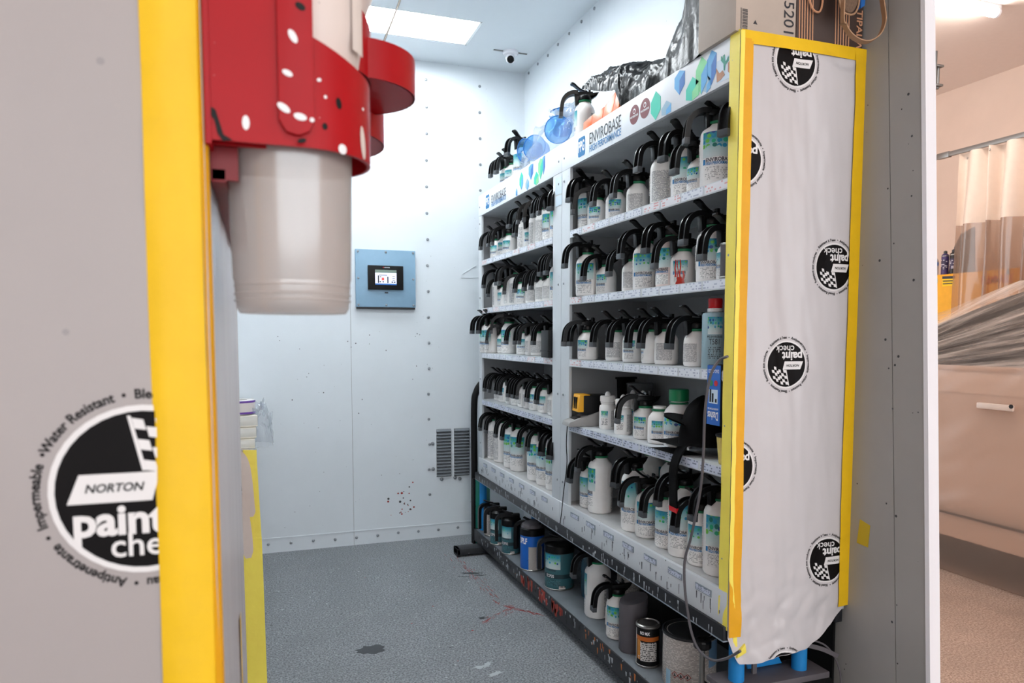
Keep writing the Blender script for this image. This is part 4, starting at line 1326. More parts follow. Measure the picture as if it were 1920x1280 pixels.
m.grid(14, 5, lambda s, q: (-.02 - .085 * q - .0, .16 - .18 * s + .02 * q, .028 + .02 * math.sin(3 * s) * (1 - q) + .004))
m.grid(14, 5, lambda s, q: (-.02 - .085 * q - .0, .16 - .18 * s + .02 * q, .003), flip=True)
m.build('lower_band', FABRIC, t)
stp = catmull([(-.03, -.01, .075), (-.085, .0, .03), (-.112, .005, -.03), (-.112, .01, -.1), (-.105, .015, -.185)], 6)
MB().sweep(stp, [(-.022, -.003), (.022, -.003), (.022, .003), (-.022, .003)], (0, 1, 0)).build('strap', FABRIC, t)
MB().sweep([stp[-2], stp[-1] + Vector((0, 0, -.002))], [(-.0225, -.004), (.0225, -.004), (.0225, .004), (-.0225, .004)], (0, 1, 0)).build('strap_end', REDCAP, t)
g, k = fit_text('U', 0, .009, bold=.03)
MB().geo(g, lambda x, y: (-.0875, -.035 - x * k, .028 + y * k)).build('emblem', INKW, t, smooth=False)

# blue and black box hung at the near end, printed upside down
y0, y1 = at('X', 1.296, 1326, 740).y, at('X', 1.296, 1351, 740).y
z1, z0 = at('X', 1.296, 1338, 684).z, at('X', 1.296, 1338, 797).z
t = thing('hanging_box', 'black box with blue printed front hung upside down under the third shelf', 'box', (1.34, (y0 + y1) / 2, z0))
bw(MB().box(1.296, 1.385, y1, y0, z0, z1), 'body', BLKM, t, bevel=.002)
bw(MB().box(1.2945, 1.296, y1 + .001, y0 - .001, z0 + .001, z1 - .001), 'front_print', BLUEBOX, t, smooth=False)
ym = (y0 + y1) / 2
def upside(s, w, zc, hk, ink):
    g, k = fit_text(s, 0, w, bold=.02)
    bw(MB().geo(g, lambda x, y: (1.2938, ym + x * k, zc - y * k * hk)), 'lettering', ink, t, smooth=False)
upside('Dashes', (y0 - y1) * .78, z0 + .03, 1.9, INKW)
upside('DUO-CHECK', (y0 - y1) * .8, z1 - .018, 1.6, INKW)
upside('ADHESION PROMOTER', (y0 - y1) * .8, z0 + .05, 1.5, INKW)
bw(MB().box(1.2938, 1.2945, y1 + .012, y0 - .012, z0 + .066, z0 + .108), 'picture', STICKER, t, smooth=False)
for k, (dy, mt) in enumerate(((-.012, REDCAP), (.012, GREENCAP))):
    bw(MB().cyl((1.2938, ym + dy, z1 - .055), (1.2945, ym + dy, z1 - .055), .009, 12), 'picture', mt, t)
for dy in (-.014, .002, .014):
    bw(MB().box(1.2933, 1.2938, ym + dy - .004, ym + dy + .004, z0 + .07, z0 + .07 + .025 + dy), 'picture', BLKM, t, smooth=False)
bw(MB().box(1.31, 1.36, y1 + .01, y0 - .01, z1, 1.263 - .032), 'bracket', GREYP, t, smooth=False)

# yellow tub by the taped corner
t = thing('yellow_tub', 'small yellow printed tub at the near end of the fourth shelf', 'tub', (1.345, 1.838, Z4))
lathe_part(t, 'body', [(.026, 0), (.028, .002), (.036, .085), (.036, .087)], mat('yellow_print', srgb(220, 196, 110), .5, vary=.2, vscale=60), 24)
lathe_part(t, 'rim', [(.036, .084), (.039, .086), (.039, .092), (.035, .093), (0, .09)], DARKTIN, 24)

# bottom shelf back row jugs with green caps
for i, (u, lab) in enumerate(((1222, 'tall white jug with green cap at the back of the bottom shelf beside cabinet middle'), (1262, 'tall white jug with green cap at the back of the bottom shelf behind the strap'))):
    t = bottle('tall', (1.62, at('X', 1.62, u, 860).y, ZTRAY), 0, 2.6, lab, None, lidless=True)
    lathe_part(t, 'cap', [(.028, .25), (.033, .252), (.033, .29), (.031, .295), (0, .295)], GREENCAP, 26)
# bottle without pour lid at the near end of the far cabinet's fourth shelf
t = bottle('small', (1.36, 3.175, Z4), 0, 2.2, 'small white bottle with no handle on the fourth shelf of the far cabinet', None, lidless=True)
lathe_part(t, 'cap', [(.024, .128), (.026, .13), (.026, .138), (0, .14)], BOTW, 18)
# black bin on the third shelf of the far cabinet
t = thing('black_bin', 'black rectangular bin on the third shelf of the far cabinet beside the middle post', 'bin', (1.33, 3.19, 1.263))
MB().hexa([(-.05, -.055, 0), (.06, -.055, 0), (.06, .035, 0), (-.05, .035, 0)], [(-.05, -.055, .13), (.06, -.055, .13), (.06, .035, .13), (-.05, .035, .13)]).build('body', BLK, t, bevel=.004)
MB().box(-.054, .064, -.059, .039, .028, .034).build('rib', BLK, t, bevel=.001)

# ------------------------------------------------------------------ on the cart deck
ZD = .125
def lid_can(name, lab, x, y, r, h, body_m, yaw=-.2, code=None, print_label=True, grp=None, handle=True):
    t = thing(name, lab, 'can', (x, y, ZD), yaw, grp)
    lathe_part(t, 'body', [(r * .97, 0), (r, .003), (r, h - .004), (r * .98, h)], body_m, 30)
    for z in (0, h - .006):
        lathe_part(t, 'rim', [(r, z), (r + .002, z + .002), (r + .002, z + .005), (r, z + .007)], TINM, 30)
    l = lathe_part(t, 'lid', [(r * .99, h - .03), (r + .003, h - .028), (r + .003, h + .006), (r * .8, h + .018), (r * .3, h + .02), (0, h + .02)], BLK, 30)
    MB().box(-.02, .05, -.014, .014, h + .016, h + .036).build('lid_block', BLK, l, bevel=.003)
    if handle:
        pth = catmull([(-.0, 0, h + .03), (-r * .8, 0, h + .03), (-r - .022, 0, h + .016), (-r - .03, 0, h - .02), (-r - .03, 0, h - .12)], 5)
        MB().sweep(pth, [(-.015, -.009), (.015, -.009), (.015, .009), (-.015, .009)], (0, 1, 0)).build('handle', BLK, l, ang=30)
        lp = catmull([(.01, 0, h + .038), (-.02, 0, h + .045), (-.05, 0, h + .056)], 4)
        MB().sweep(lp, [(-.009, -.003), (.009, -.003), (.009, .003), (-.009, .003)], (0, 1, 0)).build('thumb_lever', BLK, l)
    if code:
        fa = PI + .85 - yaw
        patch(r + .0006, fa - .85, fa + .4, h * .5, h * .84, 10).build('label', LABELD, t)
        patch(r + .0006, fa - .95, fa + 1.2, h * .28, h * .38, 12).build('code_band', mat('code_band_' + code, srgb(36, 62, 68), .4), t)
        curved_text(code, r + .0012, h * .33, .045, INKW, t, 'code_lettering', fa - .35, 1.2, .02)
        curved_text('ENVIROBASE', r + .001, h * .47, .055, INKD, t, 'maker_lettering', fa - .3, 1.2, .02)
        patch(r + .0006, fa - .6, fa + .4, h * .1, h * .24, 8).build('small_print', print_mat('can_print_' + code, srgb(70, 118, 126), srgb(30, 52, 58), 6, 24, .4), t)
        m = MB()
        pb = patch(r + .0008, fa + .3, fa + .75, h * .04, h * .11, 5)
        pb.build('barcode', BARCODE, t)
    return t
def dY(u, v, x=1.40):
    return at('X', x, u, v).y
lid_can('lidded_can', 'white paint can with black lid at the far end of the cart deck', 1.352, 4.235, .046, .165, CANPRINT, -.1)
lid_can('lidded_can', 'narrow teal paint can with black lid beside the white lidded can', 1.335, 4.045, .050, .185, TEAL, -.25, 'ECP31')
lid_can('lidded_can', 'red-spattered teal paint can with black lid beside the blue can', 1.345, 3.845, .054, .19, TEAL, -.25, 'ECP32')
t = lid_can('lidded_can', 'bright blue paint can with white side and black strap handle', 1.36, 3.545, .064, .215, BLUEC, -.75)
fa = PI + .95 + .75
patch(.0646, fa - .05, fa + 1.2, .006, .13, 8).build('white_label', CANPRINT, t)
curved_text('DPLF', .0656, .158, .055, INKW, t, 'code_lettering', PI + .35 + .75, 1.7, .03)
lathe_part(t, 'lid_dome', [(.062, .22), (.056, .242), (.034, .258), (0, .262)], GREYP, 26)
lid_can('lidded_can', 'large teal paint can with black lid and a wide dark code band', 1.385, 3.235, .072, .21, TEAL, -.25, 'ECP35')
t = thing('teal_container', 'dark teal rounded container behind the pour handle jug on the deck', 'container', (1.47, 3.04, ZD))
lathe_part(t, 'body', [(.04, 0), (.05, .01), (.052, .16), (.04, .2), (.02, .215), (.02, .23)], mat('dark_teal_plastic', srgb(24, 66, 84), .3), 24)
lathe_part(t, 'cap', [(.022, .228), (.024, .23), (.024, .252), (0, .254)], BLK, 18)
t = bottle('tall', (1.40, 2.835, ZD), -.1, -.75, 'tall white jug with black pour handle standing on the cart deck', None)
t.scale = (1.1, 1.1, 1.0)
yy = 2.60
bottle('medium', (1.375, yy, ZD), -.1, .9, 'medium white paint bottle with black pour handle on the deck beside the grey container', None)
# grey oval container
t = thing('grey_container', 'dark grey oval plastic container beside the small black and orange can', 'container', (1.378, 2.47, ZD), .2)
m = MB()
for z, k in ((0, .93), (.006, 1), (.165, 1), (.185, .97)):
    pass
prof = [(.93, 0), (1, .006), (1, .198), (.97, .206), (.0, .200)]
vs = []
nseg = 32
M2 = Matrix.Scale(1, 3)
mm = MB().lathe([(.06 * a, z) for a, z in prof], nseg)
mm.v = [(x, y * .85, z + (.012 * (x / .06) if z > .19 else 0)) for x, y, z in mm.v]
mm.build('body', GREYP, t)
# NO MIX can
t = thing('paint_tin', 'small black and orange labelled tin with a metal lid on the deck', 'can', (1.366, 2.335, ZD))
t.scale = (1.14, 1.14, 1.5)
lathe_part(t, 'body', [(.037, 0), (.038, .004), (.038, .1), (.037, .103)], BLKM, 28)
fa = PI + .95
patch(.0384, fa - 1.3, fa + 1.2, .069, .08, 12).build('orange_band', mat('orange_band', srgb(190, 98, 30), .4), t)
patch(.0384, fa - 1.0, fa - .6, .02, .069, 4).build('orange_panel', mat('orange_panel', srgb(196, 130, 50), .4, vary=.3, vscale=40), t)
patch(.0385, fa - .6, fa + .9, .018, .066, 8).build('white_panel', print_mat('tin_print', srgb(206, 202, 198), srgb(90, 88, 86), 10, 20, .4), t)
patch(.0384, fa - 1.5, fa - 1.2, .006, .095, 3).build('side_panel', BOTW, t)
curved_text('NO MiX', .0388, .0885, .034, INKW, t, 'lettering', fa - .2, 1.2, .03)
curved_text('T', .0388, .024, .006, INKW, t, 'lettering', fa - .75, 1.3, .03)
lathe_part(t, 'base_rim', [(.038, 0), (.0395, .002), (.0395, .005), (.038, .006)], TINM, 28)
lathe_part(t, 'lid', [(.038, .1), (.0405, .102), (.0405, .106), (.036, .108), (.034, .104), (.031, .104), (.030, .107), (0, .107)], TINM, 28)
# gallon can
t = thing('paint_can', 'large printed paint can with dark lid on the near end of the deck', 'can', (1.437, 2.165, ZD))
t.scale = (1.18, 1.18, 1.08)
lathe_part(t, 'body', [(.078, 0), (.08, .004), (.08, .17), (.078, .174)], CANPRINT, 36)
fa = PI + 1.0
patch(.0805, fa + .75, fa + 1.7, .08, .165, 8).build('blue_panel', mat('can_pale_blue', srgb(120, 160, 196), .4), t)  # plain pale blue patch on the can side
patch(.0805, fa - 1.0, fa - .75, .0, .06, 3).build('blue_panel', STEELB, t)
for i in range(3):
    a = fa - .55 + i * .24
    m = MB()
    k = .0115
    pts = [(0, k), (k, 0), (0, -k), (-k, 0)]
    inn = [(x * .78, y * .78) for x, y in pts]
    f = lambda x, y: (.0808 * math.cos(a + x / .08), .0808 * math.sin(a + x / .08), .052 + y)
    m.add([f(*q) for q in pts + inn], [(0, 1, 5, 4), (1, 2, 6, 5), (2, 3, 7, 6), (3, 0, 4, 7)])
    m.build('hazard_diamond', STAINR, t, smooth=False)
    MB().add([f(*q) for q in ((-.003, -.005), (.003, -.005), (.001, .005), (-.001, .005))], [(0, 1, 2, 3)]).build('hazard_mark', INKD, t, smooth=False)
lathe_part(t, 'rim', [(.08, .168), (.083, .17), (.083, .178), (.078, .18), (.074, .174)], DARKTIN, 36)
lathe_part(t, 'lid', [(.076, .172), (.072, .178), (.068, .173), (.064, .175), (0, .176)], DARKTIN, 36)
# dark boxes in the back row
t = thing('dark_carton', 'black printed carton at the back of the cart deck', 'box', (1.64, dY(1235, 1110, 1.62), ZD))
MB().box(-.06, .06, -.09, .07, 0, .235).build('body', BLKM, t, bevel=.002)
for k, (s, w) in enumerate((('VP2050', .05), ('SURFACE PRIMER', .07), ('GREY', .03))):
    g, kk = fit_text(s, 0, w)
    MB().geo(g, lambda x, y: (-.0612, -.01 - x * kk, .19 - k * .016 + y * kk)).build('lettering', TIPG, t, smooth=False)
t = thing('paper_can', 'pale labelled tub standing behind the pour handle jug on deck', 'tub', (1.56, dY(1180, 1080, 1.56), ZD))
lathe_part(t, 'body', [(.052, 0), (.055, .004), (.055, .225), (.05, .23)], CANPRINT, 24)
lathe_part(t, 'lid', [(.056, .222), (.058, .224), (.058, .238), (0, .24)], DARKTIN, 24)
# sander / clamp tool hanging in front of the gallon can
t = thing('clamp_tool', 'black clamp tool with a knurled knob leaning on the near deck edge', 'tool', (1.325, 1.93, ZD), .0)
t.scale = (1.25, 1.25, 1.75)
MB().lathe([(.021, 0), (.023, .003), (.023, .012), (.021, .015), (.012, .017), (.012, .012), (0, .012)], 14, (.0, -.005, .138)).build('knob', BLK, t, ang=20)
MB().cyl((0, -.005, .05), (0, -.005, .14), .007, 10).build('stem', STEEL, t)
MB().hexa([(-.045, -.035, .008), (.05, -.03, .008), (.05, .03, .008), (-.045, .03, .008)], [(-.035, -.03, .04), (.02, -.02, .07), (.02, .015, .07), (-.035, .02, .04)]).build('body', BLK, t, bevel=.006)
MB().cyl((.03, -.04, .025), (.03, .03, .025), .024, 16).build('motor', BLK, t, bevel=.003)
for k in range(4):
    MB().cyl((.015 + .01 * k, -.045, .0 + .012), (.015 + .01 * k, .02, .012), .011, 10).build('cooling_fin', BLK, t)

# cable from the hanging box down to the cart
cbl = thing('power_cable', 'grey power cable hanging down the front of the near cabinet', 'cable', (1.27, 1.9, .25))
cp_ = [at('X', 1.262 if i > 1 else 1.28, u, v) for i, (u, v) in enumerate(((1364, 668), (1348, 676), (1332, 705), (1322, 770), (1319, 850), (1313, 920), (1296, 1005), (1284, 1050), (1284, 1100), (1290, 1150), (1298, 1190), (1312, 1220), (1336, 1237), (1362, 1234), (1388, 1220)))]
bw(MB().tube(catmull(cp_, 6), .0042, 8), 'cord', GREYP, cbl)
cb2 = thing('thin_cable', 'thin black cable hanging beside the middle post of the rack', 'cable', (1.29, 2.95, .5))
cp_ = [at('X', 1.285, u, v) for u, v in ((1064, 794), (1062, 830), (1063, 870), (1057, 920), (1053, 960), (1050, 982))]
bw(MB().tube(catmull(cp_, 6), .0022, 6), 'cord', BLKM, cb2)

# ------------------------------------------------------------------ on top of the rack
ZT = ZTOP + .0
for i, (u, v, k, yaw) in enumerate(((920, 330, 's', .1), (929, 318, 's', .2), (946, 300, 'm', .35))):
    x = 1.39
    y = at('X', 1.29, u, v).y
    bottle(KN[k], (x, min(y, 4.26) - .0, ZT), yaw, .55, ['small white paint bottle with pour handle at the far corner of the rack top', 'small white paint bottle with pour handle next to the far corner bottle on rack top', 'medium white paint bottle with pour handle against the wrapped blue cups'][i], None)
yb = at('X', 1.40, 1100, 215).y
bottle('medium', (1.39, yb, ZT), -.35, -.6, 'medium paint bottle with pour handle on the rack top beside the orange scoop', None)
# wrapped blue cups: three short translucent cups in a clear bag
wrp = thing('clear_bag', 'crumpled clear plastic bag wrapped round blue cups on the rack top', 'bag', (1.44, 3.44, ZT))
def bagpt(s, q):
    a = 2 * PI * s
    e = q * PI / 2
    r = 1 + .22 * nz(4 * math.cos(a), 4 * math.sin(a), 4 * q + 3) + .12 * nz(11 * math.cos(a), 11 * math.sin(a), 9 * q)
    return (.115 * r * math.cos(a) * math.cos(e) ** .6, .35 * r * math.sin(a) * math.cos(e) ** .6, .004 + .21 * r * math.sin(e) * (1 + .35 * math.sin(a * .5 - .2) * 0 + .25 * max(0, -math.sin(a))))
MB().grid(44, 16, bagpt).build('sheet', WRAP, wrp, ang=180)
def blue_cup(u, v, x, r, l, aim, lab):
    p = at('X', x, u, v)
    t = thing('blue_cup', lab, 'cup', (x, p.y, max(p.z, ZT + r)))
    d = Vector(aim).normalized()
    M = d.to_track_quat('Z', 'Y').to_matrix()
    MB().lathe([(0, -l), (r * .8, -l), (r, 0), (r * .97, .0), (r * .78, -l + .002), (0, -l + .002)], 30, (0, 0, 0), M).build('wall', BLUELID, t)
    MB().lathe([(r * .985, -.003), (r * 1.04, -.002), (r * 1.04, .003), (r * .985, .004)], 30, (0, 0, 0), M).build('rim', DEEPB_T, t)
DEEPB_T = mat('blue_plastic_rim', srgb(54, 130, 200), .25, trans=.3)
blue_cup(1046, 243, 1.36, .062, .1, (-.45, -.75, -.1), 'large translucent blue cup in the clear bag nearest the pour bottle')
blue_cup(1052, 213, 1.44, .06, .1, (-.3, -.5, .6), 'translucent blue cup tilted up behind the large blue cup')
blue_cup(1002, 276, 1.36, .06, .09, (-.6, -.6, -.05), 'translucent blue cup nearer the far pour bottles')
blue_cup(984, 282, 1.37, .06, .09, (-.8, -.3, -.1), 'translucent blue cup at the far end of the clear bag')
# orange scoop
y0 = at('X', 1.34, 1105, 230).y
y1 = at('X', 1.34, 1175, 195).y
t = thing('orange_scoop', 'orange plastic scoop lying on the rack top beside the pour bottle', 'scoop', (1.36, (y0 + y1) / 2, ZT))
L = (y0 - y1) / 2
def scoop(s, q, o=0.):
    # s along length (far to near), q around a half pipe
    a = PI * (1 + q) if False else PI * q
    yy = L - 2 * L * s
    rr = .045 + .012 * s - o
    zz = .012 + s * .045 * (1 if s > .3 else s / .3)
    return (-rr * math.cos(a) * 1.0, yy, .052 + zz - rr * math.sin(a) * (.8))
# closed wedge body: flared mouth, a black plate for the shade in its open far end
pr = [(-.055, 0), (.055, 0), (.045, .045), (-.045, .045)]
m = MB()
m.hexa([(-.05, L, 0), (.05, L, 0), (.05, L - .005, .042), (-.05, L - .005, .042)], [(-.052, L * .5, .0), (.052, L * .5, 0), (.047, L * .5, .052), (-.047, L * .5, .052)])
m.hexa([(-.052, L * .5, 0), (.052, L * .5, 0), (.047, L * .5, .052), (-.047, L * .5, .052)], [(-.052, -L * .1, 0), (.052, -L * .1, 0), (.04, -L * .1, .058), (-.04, -L * .1, .058)])
m.hexa([(-.052, -L * .1, 0), (.052, -L * .1, 0), (.04, -L * .1, .058), (-.04, -L * .1, .058)], [(-.055, -L * .65, 0), (.055, -L * .65, 0), (.03, -L * .65, .1), (-.03, -L * .65, .1)])
m.hexa([(-.055, -L * .65, 0), (.055, -L * .65, 0), (.03, -L * .65, .1), (-.03, -L * .65, .1)], [(-.055, -L, 0), (.055, -L, 0), (.05, -L, .05), (-.05, -L, .05)])
m.build('body', ORANGE, t, bevel=.004)
MB().box(-.038, .038, L - .001, L + .0015, .008, .04).build('mouth_shade', BLKM, t, smooth=False)  # black plate standing in for the shade inside the scoop

# black bin bag
bg_ = thing('black_bag', 'crumpled black plastic bag draped over the rack top', 'bag', (1.52, 2.2, ZT))
def interp(pts, y):
    for (a, za), (b, zb) in zip(pts, pts[1:]):
        if b <= y <= a:
            return za + (zb - za) * (a - y) / (a - b)
    return pts[0][1] if y > pts[0][0] else pts[-1][1]
CREST = [(2.86, .225), (2.80, .243), (2.72, .245), (2.62, .215), (2.54, .19), (2.45, .165), (2.38, .15), (2.28, .135), (2.21, .13), (2.18, .18), (2.12, .22), (2.09, .25), (2.06, .36), (2.0, .5), (1.9, .55)]
BASEZ = [(2.86, .205), (2.76, .165), (2.64, .12), (2.56, .1), (2.48, .004), (1.9, .004)]
def bagp(s, q):
    y = 2.86 - .885 * s
    h, b0 = interp(CREST, y), interp(BASEZ, y)
    a = PI * q
    fx = 1.325 + .02 * nz(s * 6, 2, 0) + (.05 * max(0, .3 - s))
    x = fx + (1.715 - fx) * (1 - math.cos(a)) / 2
    sh = min(1, math.sin(a) ** .55 * 1.02)
    ridge = lambda u, v, w: 1 - 2 * abs(nz(u, v, w))
    steep = max(0, s - .72) / .28
    fold = .018 * ridge(s * 5 + q * 2, q * 3, 5) + .007 * ridge(s * 17 + q * 13, q * 12 - s * 9, 9) + .004 * ridge(s * 34 - q * 22, q * 26 + s * 15, 2)
    fold += steep * (.045 * ridge(q * 7 + s * 1.5, s * 2, 4) + .010 * ridge(q * 18, s * 4, 7))
    z = b0 + (h - b0) * sh + fold * (sh ** .5) - .01
    return (x - fold * .6 * (1 - q), y + .5 * fold * math.cos(s * 9) + .012 * nz(q * 9, s * 9, 8), ZT + max(.0025, z))
m = MB().grid(170, 70, bagp)
bw(m, 'sheet', BAG, bg_, ang=180)

# carton, brown printed carton, tan mask straps near the corner
YB = 1.766
xa_, xb_ = at('Y', YB, 1379, 60).x, at('Y', YB, 1492, 60).x
cx = thing('carton_box', 'tan cardboard carton with printed number on the near rack top corner', 'box', (1.42, 1.9, ZT))
bw(MB().box(xa_, xb_, YB, 1.95, ZTOP + .004, 2.66), 'body', CARTON, cx, bevel=.003)
g, k = fit_text('8335201', 0, .165)
xc, zc = at('Y', YB, 1478, 30).x, ZT + .098
bw(MB().geo(g, lambda x, y: (xc + y * k * 1.0, YB - .0012, zc - x * k)), 'number_lettering', INKD, cx, smooth=False)
m = MB()
q0_, q1_ = at('Y', YB, 1389, 14), at('Y', YB, 1401, 60)
for i in range(22):
    z = q1_.z + i * (q0_.z - q1_.z) / 22
    m.box(q0_.x + .006, q1_.x, YB - .0008, YB, z, z + (.0016 if i % 3 else .0008))
m.box(q0_.x, q0_.x + .001, YB - .0008, YB, q1_.z, q0_.z).box(q0_.x + .003, q0_.x + .0036, YB - .0008, YB, q1_.z, q0_.z)
bw(m, 'barcode_print', INKD, cx, smooth=False)
q_ = at('Y', YB, 1416, 42)
bw(MB().prism([(q_.x - .007, q_.z - .005), (q_.x + .007, q_.z - .005), (q_.x, q_.z + .006)], .0008, lambda x, z, h: (x, YB - h, z)), 'mark_print', INKD, cx, smooth=False)
bx = thing('brown_carton', 'dark brown carton with copper stripes on the near rack top corner', 'box', (1.63, 1.9, ZT))
bw(MB().box(xb_ + .002, 1.74, YB, 1.95, ZTOP + .004, 2.66), 'body', BROWN, bx, bevel=.003)
for u0 in (1498, 1566):
    for i in range(6):
        xa = at('Y', YB, u0 + i * 5, 40).x
        bw(MB().sweep(catmull([(xa - .003, YB - .0008, 2.60), (xa, YB - .0008, 2.36), (xa + .002, YB - .0008, ZT + .006)], 5), [(-.0016, -.0006), (.0016, -.0006), (.0016, .0006), (-.0016, .0006)], (1, 0, 0)), 'stripe', COPPER, bx, smooth=False)
g, k = fit_text('TIPALW', 0, .12, bold=.02)
xc2 = at('Y', YB, 1612, 60).x - .004
bw(MB().geo(g, lambda x, y: (xc2 + y * k * .9, YB - .0012, ZT + .062 - x * k)), 'lettering', COPPER, bx, smooth=False)

mk = thing('strap_pouch', 'tan mesh pouch with looping straps hanging over the brown carton', 'pouch', (1.58, 1.68, 2.2))
c0 = at('Y', 1.70, 1590, -6)
MESHM = mat('brown_mesh_fabric', srgb(110, 88, 72), .9, vary=.25, vscale=220)
m = MB().lathe([(0, .01), (.75, .010), (.95, .006), (1, 0), (.95, -.006), (0, -.008)], 26)
m.v = [(c0.x + x * .037, 1.70 - z * 1.2, c0.z + .026 + y * .076) for x, y, z in m.v]
bw(m, 'pouch', MESHM, mk)
ring = []
for i in range(27):
    a = 2 * PI * i / 26
    sgn = lambda v: (abs(v) ** .7) * (1 if v > 0 else -1)
    ring.append((c0.x + .0375 * sgn(math.cos(a)), 1.695, c0.z + .026 + .077 * sgn(math.sin(a))))
bw(MB().tube(ring, .0028, 6), 'piping', STRAP, mk)
sp = [at('Y', 1.665, *q) for q in ((1580, 20), (1584, 48), (1600, 70), (1625, 79), (1648, 66), (1658, 40), (1655, 8), (1648, -40))]
sp = [Vector((c0.x + .01, 1.80, 2.668)), Vector((c0.x, 1.74, 2.664)), Vector((c0.x - .01, 1.70, 2.55))] + sp + [Vector((1.70, 1.70, 2.55)), Vector((1.70, 1.745, 2.664)), Vector((1.69, 1.82, 2.668))]
bw(MB().sweep(catmull(sp, 6), [(-.011, -.0015), (.011, -.0015), (.011, .0015), (-.011, .0015)], (.35, 1, 0)), 'strap', STRAP, mk)
sp = [at('Y', 1.755, *q) for q in ((1514, -30), (1520, 8), (1530, 22), (1540, 16), (1546, -30))]
bw(MB().tube(catmull(sp, 6), .003, 6), 'cord', COPPER, mk)
c1 = at('Y', 1.745, 1617, 5)
bw(MB().hexa([(c1.x - .01, 1.74, c1.z - .02), (c1.x + .004, 1.74, c1.z - .01), (c1.x + .004, 1.75, c1.z - .01), (c1.x - .01, 1.75, c1.z - .02)], [(c1.x - .01, 1.74, c1.z + .06), (c1.x + .012, 1.74, c1.z + .06), (c1.x + .012, 1.75, c1.z + .06), (c1.x - .01, 1.75, c1.z + .06)]), 'blue_patch', DEEPB, mk, smooth=False)

# ------------------------------------------------------------------ printed masking film
def logo(root, off, cx, cz, rad, flip, fn, clip=None):
    """round film print; local upright coordinates in disc radii, fn(x, z, layer) -> world point"""
    s = -1 if flip else 1
    def w(x, y, layer):
        X, Z = cx + s * x * rad, cz + s * y * rad
        if clip:
            X, Z = clip(X, Z)
        return fn(X, Z, layer)
    def inside(x, y):
        if not clip:
            return True
        X, Z = cx + s * x * rad, cz + s * y * rad
        return clip(X, Z) == (X, Z)
    def put(m, name, mt):
        if m.f:
            return bw(m, name, mt, root, off=off, smooth=False)
    def disc(r, layer):
        m = MB()
        nr, na = 7, 40
        vs = [w(0, 0, layer)]
        fs = []
        for i in range(1, nr + 1):
            for k in range(na):
                a = 2 * PI * k / na
                vs.append(w(r * i / nr * math.cos(a), r * i / nr * math.sin(a), layer))
        for k in range(na):
            fs.append((0, 1 + k, 1 + (k + 1) % na))
        for i in range(nr - 1):
            for k in range(na):
                a, b = 1 + i * na, 1 + (i + 1) * na
                fs.append((a + k, b + k, b + (k + 1) % na, a + (k + 1) % na))
        return m.add(vs, fs)
    put(disc(1.06, 1), 'logo_ring', FILMWHT)
    put(disc(.985, 2), 'logo_disc', FILMBLK)
    m = MB()
    def quad(pts, layer):
        # subdivide so that it follows the film
        n = 6
        ok = all(inside(*p) for p in pts)
        if not ok:
            return
        m.grid(n, 3, lambda a, b: w((pts[0][0] * (1 - a) + pts[1][0] * a) * (1 - b) + (pts[3][0] * (1 - a) + pts[2][0] * a) * b,
                                     (pts[0][1] * (1 - a) + pts[1][1] * a) * (1 - b) + (pts[3][1] * (1 - a) + pts[2][1] * a) * b, layer))
    quad([(-.86, -.14), (.08, -.14), (.18, .22), (-.72, .22)], 3)
    quad([(-.17, .93), (-.13, .93), (.03, .24), (-.02, .24)], 3)
    dv, rv = Vector((.15, -.66)) / 5, Vector((.78, -.14)) / 6
    for i in range(6):
        for j in range(5):
            if (i + j) % 2:
                continue
            o = Vector((-.12, .90)) + rv * i + dv * j + Vector((0, .05 * math.sin(i * 1.2)))
            q = [o, o + rv, o + rv + dv, o + dv]
            if all(p.length < .93 for p in q):
                quad([tuple(p) for p in q], 3)
    def words(txt, x0, x1, y, hk, layer, bold, shear=0):
        g = text(txt, 1., bold=bold, shear=shear)
        xs = [p[0] for p in g[0]]
        k = (x1 - x0) / (max(xs) - min(xs))
        mid = (max(xs) + min(xs)) / 2
        mm = MB()
        loc = [((x0 + x1) / 2 + (x - mid) * k, y + yy * k * hk) for x, yy in g[0]]
        fs = [f for f in g[1] if all(inside(*loc[i]) for i in f)]
        if fs:
            mm.add([w(a, b, layer) for a, b in loc], fs)
        return mm
    put(m, 'logo_shapes', FILMWHT)
    put(words('NORTON', -.66, .0, .04, 1.0, 4, .02, .25), 'logo_maker_lettering', FILMBLK)
    put(words('paint', -.80, .24, -.38, 1.0, 3, .035), 'logo_lettering', FILMWHT)
    put(words('check', -.40, .60, -.70, 1.0, 3, .012), 'logo_lettering', FILMWHT)
    ringtxt = 'Water Resistant  \u2022  Bleed Resistant  \u2022  Resistant aux coulures  \u2022  R\u00e9sistant \u00e0 l\u2019eau  \u2022  Antipenetrante  \u2022  Impermeable  \u2022  '
    g = text(ringtxt, 1., bold=.025, align='LEFT')
    xs = [p[0] for p in g[0]]
    tot = max(xs) - min(xs)
    loc = []
    for x, y in g[0]:
        a = PI * .86 - 2 * PI * (x - min(xs)) / tot
        r = 1.19 + y * .165
        loc.append((r * math.cos(a), r * math.sin(a)))
    fs = [f for f in g[1] if all(inside(*loc[i]) for i in f)]
    put(MB().add([w(a, b, 1) for a, b in loc], fs), 'logo_ring_lettering', FILMBLK)

